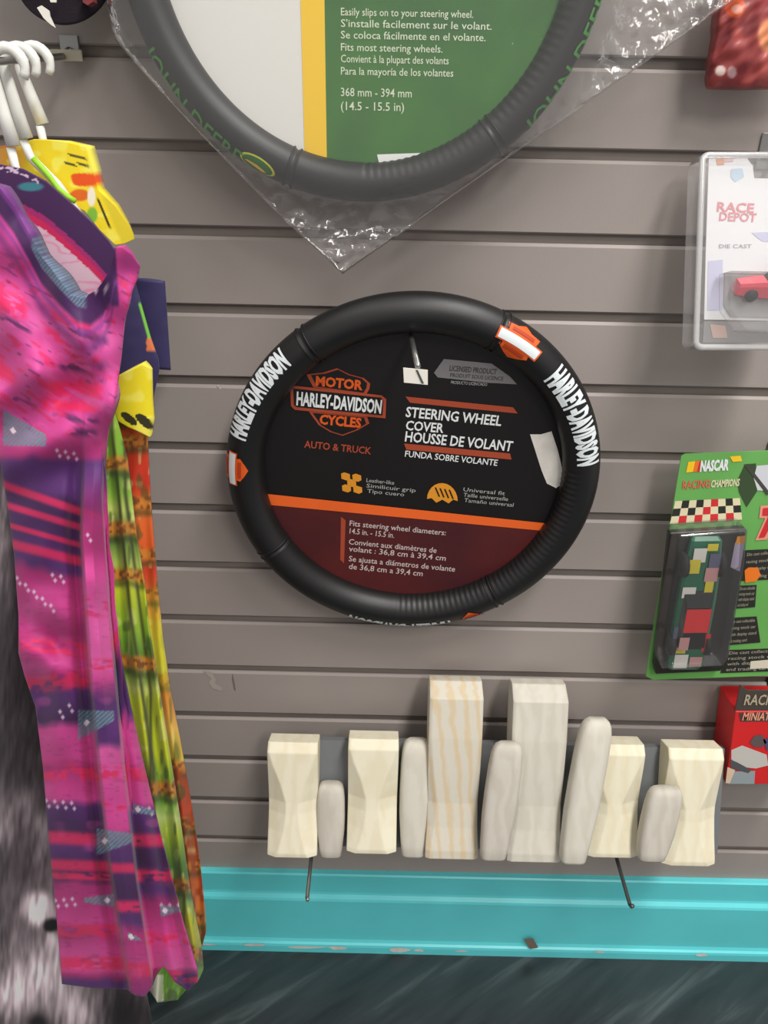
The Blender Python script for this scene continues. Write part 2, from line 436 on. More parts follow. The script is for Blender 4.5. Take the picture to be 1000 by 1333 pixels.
# maroon field below the orange line
hp = [cp.hit(340, 650), cp.hit(726, 690)]
def maroon():
    m = mat('maroon_print', (70, 22, 24), 0.5)
    nt = m.node_tree; b = nt.nodes['Principled BSDF']; tc = [x for x in nt.nodes if x.type == 'TEX_COORD'][0]
    nz = nt.nodes.new('ShaderNodeTexNoise'); nz.inputs['Scale'].default_value = 7; nz.inputs['Detail'].default_value = 5
    nt.links.new(tc.outputs['Object'], nz.inputs['Vector'])
    cr = nt.nodes.new('ShaderNodeValToRGB'); e = cr.color_ramp.elements
    e[0].position = 0.3; e[0].color = (*lin((52, 18, 30)), 1); e[1].position = 0.75; e[1].color = (*lin((98, 30, 24)), 1)
    nt.links.new(nz.outputs['Fac'], cr.inputs['Fac']); nt.links.new(cr.outputs['Color'], b.inputs['Base Color'])
    return m
a0, a1 = math.atan2(*[(hr.rot.inverted() @ (hp[0] - hr.c))[i] for i in (2, 0)]), math.atan2(*[(hr.rot.inverted() @ (hp[1] - hr.c))[i] for i in (2, 0)])
if a0 > 0: a0 -= 2 * math.pi
nrm = hr.n * 0.0004
arc = [hr.loc((R - 0.0065) * math.cos(a0 + (a1 - a0) * k / 60), CARD_Y - 0.0003, (R - 0.0065) * math.sin(a0 + (a1 - a0) * k / 60)) for k in range(61)]
pyd('print_panel', arc, [tuple(range(61))], maroon(), card)
poly_on(cp, [(342, 642), (722, 682), (722, 692), (342, 656)], mat('bright_orange_ink', (240, 104, 40), 0.4), card, 0.0007, 'print_stripe')
# bar-and-shield emblem
sh_up = [(398, 487), (421, 485), (439, 479), (455, 486), (472, 491), (482, 496), (481, 503), (476, 511), (395, 504), (405, 500)]
sh_up = [(399, 487), (420, 485), (439, 479), (455, 487), (474, 492), (482, 499), (481, 506), (477, 513), (408, 504)]
sh_dn = [(402, 535), (478, 542), (481, 551), (465, 560), (446, 567), (430, 562), (415, 553)]
poly_on(cp, sh_up, m_rust, card, 0.0005, 'emblem_shield'); poly_on(cp, sh_dn, m_rust, card, 0.0005, 'emblem_shield')
def shrink(pts, k):
    cx = sum(p[0] for p in pts) / len(pts); cy = sum(p[1] for p in pts) / len(pts)
    return [(cx + (x - cx) * k, cy + (y - cy) * k) for x, y in pts]
poly_on(cp, shrink(sh_up, 0.88), m_blackink, card, 0.0008, 'emblem_field'); poly_on(cp, shrink(sh_dn, 0.88), m_blackink, card, 0.0008, 'emblem_field')
text_on(cp, 'MOTOR', (411, 501), (472, 507), 12, m_orange, card, 0.04, 0.0011)
text_on(cp, 'CYCLES', (416, 551), (470, 556), 12, m_orange, card, 0.04, 0.0011)
poly_on(cp, [(378, 501), (497, 514), (503, 519), (502, 544), (384, 533), (379, 528)], m_rust, card, 0.0011, 'emblem_bar')
poly_on(cp, [(382, 505), (496, 517), (499, 521), (498, 540), (386, 529), (383, 526)], m_blackink, card, 0.0014, 'emblem_bar')
text_on(cp, 'HARLEY-DAVIDSON', (386, 526), (496, 537), 17, m_white, card, 0.035, 0.0018)
text_on(cp, 'AUTO & TRUCK', (396, 582), (483, 591), 9, m_rust, card, 0.02)
# title block
poly_on(cp, [(528, 516), (668, 530), (674, 538), (534, 524)], m_rust, card, 0.0005, 'print_stripe')
text_on(cp, 'STEERING WHEEL', (528, 542), (652, 554), 13, m_white, card, 0.02)
text_on(cp, 'COVER', (528, 559), (577, 563), 12, m_white, card, 0.02)
text_on(cp, 'HOUSSE DE VOLANT', (527, 574), (666, 587), 13, m_white, card, 0.02)
poly_on(cp, [(526, 577), (664, 590), (666, 598), (529, 585)], m_rust, card, 0.0005, 'print_stripe')
text_on(cp, 'FUNDA SOBRE VOLANTE', (527, 594), (647, 606), 8, m_white, card, 0.01)
# grey six-sided sticker and white patch
st = poly_on(cp, [(578, 467), (640, 473), (664, 490), (673, 500), (636, 498), (570, 491), (565, 485)], mat('silver_sticker', (128, 124, 126), 0.4), card, 0.0006, 'sticker')
text_on(cp, 'LICENSED PRODUCT', (585, 482), (646, 487), 7, mat('dark_print', (60, 56, 58), 0.6), card, 0.01, 0.0010)
text_on(cp, 'PRODUIT SOUS LICENCE', (586, 490), (655, 495), 5, mat('dark_print', (60, 56, 58), 0.6), card, 0.0, 0.0010)
text_on(cp, 'PRODUCTO LICENCIADO', (587, 499), (634, 502), 4, m_offw, card, 0.0, 0.0010)
wp = [(690, 565), (704, 565), (718, 561), (726, 585), (732, 610), (731, 630), (724, 635), (712, 629), (705, 612)]
poly_on(cp, wp, mat('foil_white', (226, 222, 214), 0.3, var=0.12, vscale=60), card, 0.0008, 'sticker')
# icons
ic = [(444, 614), (470, 617), (472, 643), (446, 640)]
def quad(q, u, v):
    return tuple(q[0][i] * (1 - u) * (1 - v) + q[1][i] * u * (1 - v) + q[2][i] * u * v + q[3][i] * (1 - u) * v for i in (0, 1))
for (u, v) in ((0.22, 0.2), (0.78, 0.2), (0.5, 0.5), (0.22, 0.8), (0.78, 0.8)):
    poly_on(cp, [quad(ic, u + 0.22 * a, v + 0.2 * b) for a, b in ((-1, -0.6), (-0.2, -1), (1, -0.7), (1, 0.5), (0.2, 1), (-1, 0.7))], m_gold, card, 0.0006, 'icon')
dome = [(556 + 40 * 0.5 * (1 - math.cos(math.pi * k / 12)), 649 + 3 * k / 12 - 22 * math.sin(math.pi * k / 12)) for k in range(13)] + [(590, 650), (584, 655), (576, 650), (568, 654), (562, 648)]
poly_on(cp, dome, m_gold, card, 0.0006, 'icon')
for k in range(4):
    poly_on(cp, [(566 + 6 * k, 634 + k), (568 + 6 * k, 634 + k), (573 + 6 * k, 646 + k), (571 + 6 * k, 646 + k)], m_blackink, card, 0.0009, 'icon')
for (x, y, w, s_) in ((477, 627, 36, 'Leather-like'), (477, 634, 64, 'Similicuir grip'), (478, 641, 48, 'Tipo cuero'),
                      (603, 639, 54, 'Universal fit'), (603, 646, 58, 'Taille universelle'), (604, 653, 64, 'Tama\u00f1o universal')):
    text_on(cp, s_, (x, y), (x + w, y + w * 0.1), 5, m_offw, card, 0.0)
poly_on(cp, [(444, 672), (450, 677), (448, 733), (443, 728)], m_rust, card, 0.0007, 'print_stripe')
for (x, y, w, s_) in ((455, 684, 125, 'Fits steering wheel diameters:'), (455, 694, 58, '14.5 in. - 15.5 in.'), (454, 708, 114, 'Convient aux diam\u00e8tres de'), (454, 717, 126, 'volant : 36,8 cm \u00e0 39,4 cm'),
                      (454, 730, 138, 'Se ajusta a di\u00e1metros de volante'), (454, 740, 96, 'de 36,8 cm a 39,4 cm')):
    text_on(cp, s_, (x, y), (x + w, y + w * 0.1), 7, mat('pink_white_ink', (205, 190, 186), 0.5), card, 0.008)
# lettering and emblems on the ring (three sets)
D2 = math.radians
def hset(aL0, aL1, aT0, aT1, t0, t1, rim):
    ring_text(hr, 'HARLEY-DAVIDSON', aT0, aT1, t0, t1, mat('white_vinyl_letters', (222, 230, 232), 0.4), rim, 0.055)
    am = (aL0 + aL1) / 2; w = abs(aL1 - aL0) / 2 * 0.95; tm = (t0 + t1) / 2; hh = (t1 - t0) / 2 * 1.45
    def E(pts): return [(am - w * x, tm + hh * y) for x, y in pts]
    shield = [(-0.72, 0.8), (-0.3, 0.85), (0, 1.15), (0.3, 0.85), (0.72, 0.8), (0.66, 0.35), (0.66, -0.35), (0.72, -0.6), (0.35, -0.95), (0, -1.2), (-0.35, -0.95), (-0.72, -0.6), (-0.66, -0.35), (-0.66, 0.35)]
    ring_poly(hr, E(shield), m_orange, rim, 0.0007, 'emblem_shield')
    ring_poly(hr, E([(-1, 0.36), (1, 0.36), (1, -0.36), (-1, -0.36)]), m_orange, rim, 0.0011, 'emblem_bar')
    ring_poly(hr, E([(-0.93, 0.27), (0.93, 0.27), (0.93, -0.27), (-0.93, -0.27)]), mat('white_vinyl_letters', (222, 230, 232), 0.4), rim, 0.0015, 'emblem_bar')
    for ya, yb in ((0.68, 0.46), (-0.46, -0.7)):
        ring_poly(hr, E([(-0.5, ya), (0.5, ya), (0.5, yb), (-0.5, yb)]), mat('burnt_orange_ink', (176, 60, 20), 0.5), rim, 0.0011, 'emblem_field')
def A(px, py): return hr.ang(px, py)
T0, T1 = D2(4), D2(62)
hset(A(642, 425), A(689, 466), A(702, 488), A(766, 594), D2(-18), D2(46), ring)
aa = [A(309, 622), A(310, 578), A(311, 560), A(366, 449)]
aa = [x if x > 0 else x + 2 * math.pi for x in aa]
hset(aa[0], aa[1], aa[2], aa[3], T0, T1, ring)
hset(A(634, 800), A(600, 807), A(588, 808), A(452, 797), D2(26), D2(80), ring)

# ---------------- green card cover, upper (cut by the frame)
R2, RT2 = 0.1825, 0.0165
gr = Ring((-0.026, -0.060, FZ + 0.0800), 0.05, R2, RT2)
cov2 = thing('steering_wheel_cover', gr.loc(0, 0, -R2 - RT2), 'black steering wheel cover around a green, yellow and white card, sealed in a clear bag', 'wheel cover', 'steering wheel covers')
ring2 = make_ring(gr, cov2, [(270, 360), (0, 40)], [math.degrees(gr.ang(640, 172)) % 360, math.degrees(gr.ang(385, 205)) % 360, 60, 120])
card2 = disc_card(gr, R2 - 0.005, 0.004, 0.0012, mat('white_card', (228, 226, 220), 0.4), cov2)
gp = gr.plane(0.004)
def arcpts(xa, xb, n=40, rad=R2 - 0.0055):
    out = []
    for k in range(n + 1):
        x = xa + (xb - xa) * k / n; out.append(gr.loc(x, 0.0036, -math.sqrt(max(rad * rad - x * x, 0))))
    for k in range(n + 1):
        x = xb + (xa - xb) * k / n; out.append(gr.loc(x, 0.0036, math.sqrt(max(rad * rad - x * x, 0))))
    return out
def lx(px, py): return (gr.rot.inverted() @ (gp.hit(px, py) - gr.c)).x
xy0, xy1 = lx(394, 100), lx(424, 100)
p_ = arcpts(xy0, xy1); pyd('print_stripe', p_, [tuple(range(len(p_)))], mat('yellow_ink', (246, 200, 34), 0.4), card2)
def green_print():
    m = mat('green_print', (56, 112, 44), 0.38)
    nt = m.node_tree; b = nt.nodes['Principled BSDF']; tc = [x for x in nt.nodes if x.type == 'TEX_COORD'][0]
    nz = nt.nodes.new('ShaderNodeTexNoise'); nz.inputs['Scale'].default_value = 9; nz.inputs['Detail'].default_value = 4
    nt.links.new(tc.outputs['Object'], nz.inputs['Vector'])
    cr = nt.nodes.new('ShaderNodeValToRGB'); e = cr.color_ramp.elements
    e[0].position = 0.3; e[0].color = (*lin((42, 92, 38)), 1); e[1].position = 0.75; e[1].color = (*lin((70, 132, 48)), 1)
    nt.links.new(nz.outputs['Fac'], cr.inputs['Fac']); nt.links.new(cr.outputs['Color'], b.inputs['Base Color'])
    return m
p_ = arcpts(xy1, R2 - 0.0058); pyd('print_panel', p_, [tuple(range(len(p_)))], green_print(), card2)
m_gt = mat('pale_green_ink', (214, 226, 196), 0.5)
for (y, w, s_) in ((20, 172, 'Easily slips on to your steering wheel.'), (35, 196, "S'installe facilement sur le volant."), (50, 188, 'Se coloca f\u00e1cilmente en el volante.'), (66, 132, 'Fits most steering wheels.'),
                   (81, 140, 'Convient \u00e0 la plupart des volants'), (97, 146, 'Para la mayor\u00eda de los volantes'), (125, 92, '368 mm - 394 mm'), (143, 82, '(14.5 - 15.5 in)')):
    text_on(gp, s_, (444, y), (444 + w, y + w * 0.02), 10 if y < 110 else 11, m_gt, card2, 0.004, 0.0008)
poly_on(gp, [(491, 201), (547, 199), (551, 207), (520, 213), (494, 215)], mat('white_label', (236, 238, 234), 0.4), card2, 0.0010, 'sticker')
m_gl = mat('green_vinyl_letters', (58, 140, 50), 0.4)
def A2(px, py):
    a = gr.ang(px, py); return a
aL, aR = A2(196, 62), A2(318, 203)
aL = aL if aL > 0 else aL + 2 * math.pi; aR = aR if aR > 0 else aR + 2 * math.pi
ring_text(gr, 'JOHN DEERE', aL, aR, D2(84), D2(28), m_gl, ring2, 0.01)
ring_text(gr, 'JOHN DEERE', A2(682, 165), A2(795, -30), D2(84), D2(32), m_gl, ring2, 0.01)
ac = A2(338, 213); ac = ac if ac > 0 else ac + 2 * math.pi
def oval(w, h, da=0.0, dt=0.0, n=20): return [(ac + da + w * math.cos(2 * math.pi * k / n), D2(38) + dt + h * math.sin(2 * math.pi * k / n)) for k in range(n)]
ring_poly(gr, oval(0.088, 0.48), mat('lime_yellow_ink', (214, 214, 40), 0.4), ring2, 0.0006, 'emblem')
ring_poly(gr, oval(0.076, 0.40), mat('deep_green_ink', (38, 110, 40), 0.4), ring2, 0.0010, 'emblem')
ring_poly(gr, [(ac - 0.06, D2(38) + 0.05), (ac - 0.02, D2(38) + 0.10), (ac + 0.03, D2(38) + 0.20), (ac + 0.05, D2(38) + 0.12), (ac + 0.03, D2(38) + 0.02), (ac, D2(38) - 0.06), (ac - 0.03, D2(38) - 0.05), (ac - 0.05, D2(38) - 0.02)],
          mat('yellow_ink', (246, 200, 34), 0.4), ring2, 0.0014, 'emblem')

# ---------------- clear bag around the upper cover
def plastic_bag():
    Yc = -0.062
    c0 = V(446, 357, Yc); da = (V(152, 24, Yc) - c0); db = (V(905, 36, Yc) - c0)
    la, lb = 0.47, 0.48
    da.normalize(); db.normalize()
    N = 170; front = np.zeros((N, N, 3)); back = np.zeros((N, N, 3))
    for i in range(N):
        for j in range(N):
            s, t = i / (N - 1) * la, j / (N - 1) * lb
            p = c0 + da * s + db * t
            if t < 0.10 and s < 0.42: p = p - db * (0.014 * math.sin(math.pi * s / 0.42) * (1 - t / 0.10))   # film pushed out by the rim
            if p.x < -0.232: p.x = -0.232 + (p.x + 0.232) * 0.03          # the side corner is folded over
            q = gr.rot.inverted() @ (p - gr.c); rr = math.hypot(q.x, q.z)
            e = min(s, t, la - s, lb - t)
            inside = 1 - float(sm(R2 + RT2 - 0.004, R2 + RT2 + 0.03, np.array(rr)))
            yb = -(q.z) * math.sin(0.05)
            h = 0.0190 * inside + 0.003 * (1 - inside)
            w = 0.0; wb = 0.0
            if inside < 1:
                v1 = Vector((p.x * 60, p.z * 60, 3.1)); v2 = Vector((p.x * 130, p.z * 130, 7.7))
                w = 0.011 * (abs(noise.noise(v1)) - 0.22) + 0.005 * (abs(noise.noise(v2)) - 0.2)
                wb = 0.008 * (abs(noise.noise(v1 + Vector((9, 4, 2)))) - 0.22) + 0.004 * noise.noise(v2 + Vector((5, 1, 8)))
                k = (1 - inside) * min(1, e / 0.008); w *= k; wb *= k
            if e < 1e-6: h = 0
            h *= min(1.0, 0.25 + e / 0.003)
            wob = 0.0007 * noise.noise(Vector((p.x * 30, p.z * 30, 1.0))) * inside
            front[i, j] = (p.x, Yc + yb * inside - h - w - wob, p.z)
            back[i, j] = (p.x, min(Yc + yb * inside + h + wb, -0.004), p.z)
    m = thin_plastic('clear_bag_film', base=0.062, rough=0.10, haze=0.024, bump=0.4, bscale=110)
    o = grid_obj('plastic_bag', front, None, m, None, back)
    return tag(o, 'crinkled clear plastic bag wrapped around the upper steering wheel cover, corner pointing down', 'plastic bag')
plastic_bag()

# ---------------- hooks
m_wire = mat('zinc_wire', (150, 150, 148), 0.32, metal=0.9)
m_dwire = mat('dull_wire', (96, 98, 98), 0.4, metal=0.7)
def slat_hook(label, x, z, length, rad, tip=0.012, m=None, rise=0.0, group='slatwall hooks', plate=True, cat='hook'):
    m = m or m_wire
    t = thing('display_hook', (x, -0.004, z), label, cat, group)
    pts = [(x, 0.004, z), (x, -0.006, z)] + [(x, -0.006 - (length - 0.01) * k / 6, z + rise * k / 6) for k in range(1, 7)]
    if tip: pts += [(x, -length - 0.004, z + rise + tip * 0.35), (x, -length - 0.007, z + rise + tip)]
    tube('wire', pts, rad, m, t, n=10)
    if plate: box('back_plate', (x - 0.014, -0.0026, z - 0.0095), (x + 0.014, -0.0006, z + 0.022), m, t, 0.0006, 1)
    return t
def Vz(px, py, z):
    d = ray(px, py); return CAM + d * ((z - CAM.z) / d.z)

# hook that carries the lower cover, with its little price tag
hx, hz = 0.0205, FZ - 0.3909 + 0.1527
end = Vz(544, 477, hz)
hk = thing('display_hook', (hx, -0.003, hz), 'zinc wall hook with a small white price tag, holding the lower steering wheel cover', 'hook', 'slatwall hooks')
tube('wire', [(hx, 0.003, FZ - 3 * S), (hx, -0.004, FZ - 3 * S), (hx, -0.008, hz + 0.002), (hx, -0.014, hz), (hx + (end.x - hx) * 0.5, end.y * 0.5, hz), (end.x, end.y, hz)], 0.0026, m_wire, hk)
box('back_plate', (hx - 0.014, -0.0026, FZ - 3 * S - 0.009), (hx + 0.014, -0.0006, FZ - 3 * S + 0.02), m_wire, hk, 0.0006, 1)
tgp = [V(525, 479, end.y - 0.001), V(557, 482, end.y - 0.001), V(557, 501, end.y - 0.001), V(526, 498, end.y - 0.001)]
tg = pyd('price_tag', tgp + [p + Vector((0, 0.0014, 0)) for p in tgp], [(0, 3, 2, 1), (4, 5, 6, 7), (0, 1, 5, 4), (1, 2, 6, 5), (2, 3, 7, 6), (3, 0, 4, 7)], mat('tag_white', (226, 222, 212), 0.45), hk)
tgplane = Plane(tgp[0], (0, -1, 0))
poly_on(tgplane, [(541, 481), (544, 481.5), (552, 499), (549, 499)], m_dwire, tg, 0.0006, 'tag_clip')

# ================================================================== WHITEWASHED WOODEN BLOCK RACK
def wood(name, rgb, dark, strong):
    m = mat(name, rgb, 0.62, bump=0.12, bscale=150, spec=0.3)
    nt = m.node_tree; b = nt.nodes['Principled BSDF']; tc = [x for x in nt.nodes if x.type == 'TEX_COORD'][0]
    mp = nt.nodes.new('ShaderNodeMapping'); mp.inputs['Scale'].default_value = (1, 1, 0.16)
    nt.links.new(tc.outputs['Object'], mp.inputs['Vector'])
    w = nt.nodes.new('ShaderNodeTexWave'); w.wave_type = 'RINGS'; w.rings_direction = 'Y'; w.inputs['Scale'].default_value = 26 if strong else 18
    w.inputs['Distortion'].default_value = 3 if strong else 6; w.inputs['Detail'].default_value = 3; w.inputs['Detail Scale'].default_value = 3
    nt.links.new(mp.outputs['Vector'], w.inputs['Vector'])
    cr = nt.nodes.new('ShaderNodeValToRGB'); e = cr.color_ramp.elements
    e[0].color = (*lin(dark), 1); e[1].color = (*lin(rgb), 1); e[0].position = 0.05; e[1].position = 0.6 if strong else 0.9
    nt.links.new(w.outputs['Fac'], cr.inputs['Fac']); nt.links.new(cr.outputs['Color'], b.inputs['Base Color'])
    return m
w_cream = wood('cream_wood', (224, 218, 195), (219, 211, 184), False)
w_white = wood('whitewashed_wood', (203, 199, 187), (196, 191, 178), False)
w_grain = wood('grained_wood', (203, 198, 184), (203, 186, 156), True)
w_grey = wood('greyed_wood', (192, 187, 176), (184, 178, 167), False)

TH = 0.34                                         # the rack stands on two hooks and leans back against the wall
RO = Vector((0, -0.112, FZ - 0.935)); RU = Vector((0, math.sin(TH), math.cos(TH))); RN = Vector((0, -math.cos(TH), math.sin(TH)))
def rxs(px, py, d):
    h = Plane(RO + RN * d, RN).hit(px, py) - RO
    return h.x, h.dot(RU)
def RW(x, s_, d): return RO + Vector((x, 0, 0)) + RU * s_ + RN * d
(rx0, rs1), (rx1, rs0) = rxs(352, 962, 0.0), rxs(934, 1112, 0.0)
rack = thing('wooden_block_rack', tuple(RW((rx0 + rx1) / 2, rs0, 0)), 'row of eleven whitewashed wooden blocks fixed to a slate grey board, low on the wall', 'block rack')
q_ = [RW(rx0, rs0, 0), RW(rx1, rs0, 0), RW(rx1, rs1, 0), RW(rx0, rs1, 0)]; q_ = q_ + [p - RN * 0.012 for p in q_]
pyd('backing_board', q_, [(0, 1, 2, 3), (7, 6, 5, 4), (0, 4, 5, 1), (1, 5, 6, 2), (2, 6, 7, 3), (3, 7, 4, 0)], mat('slate_grey_board', (108, 111, 114), 0.6, var=0.05, vscale=20), rack)
def carve(px0, px1, ptop, pbot, m, depth, prof, d0=0.0005, bev=0.0012):
    """prof rows: height fraction, chamfer, depth factor, width factor"""
    st = rxs((px0 + px1) / 2, ptop, d0 + 0.006)[1]; sb = rxs((px0 + px1) / 2, pbot, d0 + depth)[1]; H = st - sb
    pm = (ptop + pbot) / 2
    xl = rxs(px0, pm, d0 + depth)[0]; xr = rxs(px1, pm, d0 + depth)[0]; w = (xr - xl) / 2; xc = (xl + xr) / 2
    rings = []
    for f_, c, dp, wd in prof:
        d = depth * dp; ww = w * wd; z = sb + H * f_; cx = min(c * 1.8, ww * 0.75); cd = min(c, d * 0.7)
        rings.append([RW(*q) for q in ((xc - ww, z, d0), (xc - ww, z, d0 + d - cd), (xc - ww + cx, z, d0 + d), (xc + ww - cx, z, d0 + d), (xc + ww, z, d0 + d - cd), (xc + ww, z, d0))])
    return loft('wood_block', rings, m, rack, False, bev)
P_SHORT = ((0, .0060, .95, 1.0), (.04, .0075, .99, 1.0), (.22, .0115, .95, .995), (.38, .0140, .92, .99), (.48, .0140, .92, .99), (.64, .0095, .95, .995), (.80, .0045, .98, 1.0), (.92, .0014, 1.0, 1.0), (1.0, .0016, .84, .99))
P_TALL = ((0, .003, .96, 1.0), (.05, .003, .98, 1.0), (.18, .005, .90, .96), (.32, .006, .87, .95), (.5, .004, .94, .985), (.7, .002, 1, 1), (.925, .002, 1.0, 1.0), (1.0, .002, .55, .985))
def tongue(pt, pb, wpx, m, d0, depth=0.026):
    """rounded finger of wood between pt (top, px) and pb (foot, px)"""
    a = rxs(pt[0], pt[1], d0 + depth * 0.5); b = rxs(pb[0], pb[1], d0 + depth)
    w = (rxs(pb[0] + wpx, (pt[1] + pb[1]) / 2, d0 + depth)[0] - rxs(pb[0], (pt[1] + pb[1]) / 2, d0 + depth)[0]) / 2
    rings = []; n = 18
    for f_, k, kd in ((0, 0.70, 0.8), (0.02, 0.76, 0.92), (0.12, 0.84, 0.97), (0.35, 0.97, 1.0), (0.55, 1.0, 1.0), (0.78, 0.98, 1.0), (0.90, 0.92, 0.95), (0.95, 0.84, 0.85), (0.98, 0.72, 0.68), (1.0, 0.50, 0.45)):
        r_ = []
        for i in range(n):
            t = 2 * math.pi * i / n; q = 0.5
            sx = math.copysign(abs(math.cos(t)) ** q, math.cos(t)); sy = math.copysign(abs(math.sin(t)) ** q, math.sin(t))
            r_.append(RW(b[0] + (a[0] - b[0]) * f_ + w * k * sx, b[1] + (a[1] - b[1]) * f_, d0 + depth / 2 + depth / 2 * kd * sy))
        rings.append(r_)
    return loft('wood_block', rings, m, rack, True)
carve(347, 413, 957, 1118, w_cream, 0.034, P_SHORT)
carve(452, 518, 953, 1113, w_cream, 0.034, P_SHORT)
carve(557, 627, 881, 1120, w_grain, 0.040, P_TALL)
carve(665, 737, 885, 1124, w_white, 0.040, P_TALL)
carve(766, 838, 960, 1118, w_cream, 0.034, P_SHORT)
carve(868, 940, 965, 1129, w_cream, 0.034, P_SHORT)
tongue((431, 1018), (430, 1119), 37, w_grey, 0.001, 0.026)
tongue((543, 962), (538, 1119), 41, w_white, 0.001, 0.030)
tongue((662, 966), (643, 1123), 44, w_grey, 0.0415, 0.024)
tongue((778, 935), (748, 1128), 44, w_white, 0.0355, 0.028)
tongue((868, 1024), (851, 1124), 46, w_grey, 0.0355, 0.024)

def rack_hook(px0, py0, px1, py1, label, m):
    fy = RW(0, rs0, 0.04); z = min(V(px0, py0, fy.y).z, RW(0, rs0, 0).z) - 0.0035; e = Vz(px1, py1, z); x = Vz(px0, py0, z).x
    gz = FZ - 13 * S if abs(FZ - 13 * S - z) < 0.038 else FZ - 12 * S
    t = thing('display_hook', (x, -0.003, z), label, 'hook', 'slatwall hooks')
    tube('wire', [(x, 0.003, gz), (x, -0.005, gz), (x, -0.008, (gz + z) / 2), (x, -0.012, z), (x, -0.04, z), (e.x, e.y, z), (e.x + 0.0008, e.y - 0.004, z + 0.001), (e.x + 0.0012, e.y - 0.006, z + 0.005)], 0.0024, m, t)
    box('back_plate', (x - 0.013, -0.0026, gz - 0.009), (x + 0.013, -0.0006, gz + 0.016), m, t, 0.0006, 1)
rack_hook(404, 1122, 400, 1168, 'short zinc hook under the left end of the wooden block rack', m_wire)
rack_hook(806, 1122, 820, 1177, 'dark wire hook under the right end of the wooden block rack', m_dwire)

# ================================================================== CLOTHES ON THE FACE-OUT ARM
m_cloth = paint_mat('printed_knit', 0.62, 0.35, 0.12, 0.1)
m_hanger = mat('white_hanger_plastic', (224, 224, 218), 0.3, spec=0.5)
arm = thing('display_hook', (-0.293, -0.003, FZ), 'metal face-out arm on the wall carrying the hanging clothes', 'hook', 'slatwall hooks')
box('back_plate', (-0.302, -0.0028, FZ - 0.008), (-0.284, -0.0006, FZ + 0.012), m_wire, arm, 0.0008, 1)
ay = lambda Y: FZ - 0.004 + 0.115 * Y
tube('rod', [(-0.293, 0.004, FZ), (-0.293, -0.006, FZ), (-0.293, -0.02, ay(-0.02)), (-0.293, -0.15, ay(-0.15)), (-0.293, -0.25, ay(-0.25)), (-0.293, -0.262, ay(-0.25) + 0.012)], 0.0028, m_wire, arm)
box('price_clip', (-0.304, -0.022, FZ - 0.010), (-0.276, -0.0195, FZ - 0.001), mat('cream_clip', (206, 200, 180), 0.5), arm, 0.0006, 1)

def hanger(Y, px, py, ex, ey, label, k=1.0):
    rod = Vector((-0.293, Y, ay(Y) + 0.0075))
    h = thing('clothes_hanger', (rod.x, Y, V(ex, ey, Y).z), label, 'hanger', 'white clothes hangers')
    r_ = 0.0042
    b0 = V(px, py, Y); b1 = V(ex, ey, Y)
    x0 = b0.x; cx = x0 + 0.0125; cz = max(b0.z, rod.z - 0.011)
    loop = [(cx + 0.0125 * math.cos(t), Y, cz + 0.0125 * math.sin(t)) for t in [math.radians(a) for a in range(-35, 181, 18)]]
    tube('hook', loop + [(x0, Y, cz - 0.004), tuple(b0.lerp(b1, 0.5)), tuple(b1)], [r_ * 0.8] * 3 + [r_] * (len(loop) - 3) + [r_, r_ * 1.15, r_ * 1.3], m_hanger, h, n=12)
    return h
hA = hanger(-0.088, 27, 92, 56, 162, 'white plastic hanger nearest the wall on the face-out arm')
hB = hanger(-0.122, 8, 100, 34, 180, 'white plastic hanger in the middle of the face-out arm')
hC = hanger(-0.150, -8, 106, 18, 190, 'white plastic hanger at the picture edge on the face-out arm')
def shoulder_bar(h, pts, Y):
    tube('shoulder_bar', [V(x, y, Y) for x, y in pts], 0.0035, m_hanger, h, n=10)
shoulder_bar(hA, [(52, 164), (58, 190), (90, 215), (120, 260)], -0.090)
shoulder_bar(hB, [(30, 182), (40, 205), (75, 240), (110, 290)], -0.122)
shoulder_bar(hC, [(14, 192), (22, 225), (70, 262), (120, 320)], -0.150)

# ---- navy shirt, nearest the wall
def solid(c, var=6, seed=1):
    return lambda X, Y: np.array(c, float) + ((vnoise(X / 9, Y / 9, seed) - 0.5) * 2 * var)[..., None]
nav = thing('hanging_shirt', tuple(V(190, 482, -0.07)), 'plain navy shirt mostly hidden behind the other clothes, its square sleeve showing', 'shirt', 'clothes on the face-out arm')
def p_navy(X, Y):
    c = np.ones(X.shape + (3,)) * np.array((52, 46, 88.0)); return c + ((vnoise(X / 12, Y / 12, 2) - 0.5) * 8)[..., None]
cloth('sleeve', [(362, 168, 214), (482, 168, 222)], -0.062, p_navy, m_cloth, nav, nu=20, nv=30, bulge=0.004, thick=0.004, top=interp([(168, 362), (214, 366)]), bot=interp([(168, 478), (222, 482)]))
cloth('body', [(330, 60, 172), (370, 60, 176), (440, 60, 196), (468, 60, 206), (482, 60, 207), (700, 60, 160)], -0.078, lambda X, Y: mixc(mixc(p_navy(X, Y), (116, 190, 60), ((X > 181 + (Y - 395) * 0.28) & (Y > 393) & (Y < 442)).astype(float)), (214, 120, 70), ((X > 191) & (Y >= 440) & (Y < 455)).astype(float)), m_cloth, nav, nu=60, nv=90, bulge=0.006, thick=0.006)

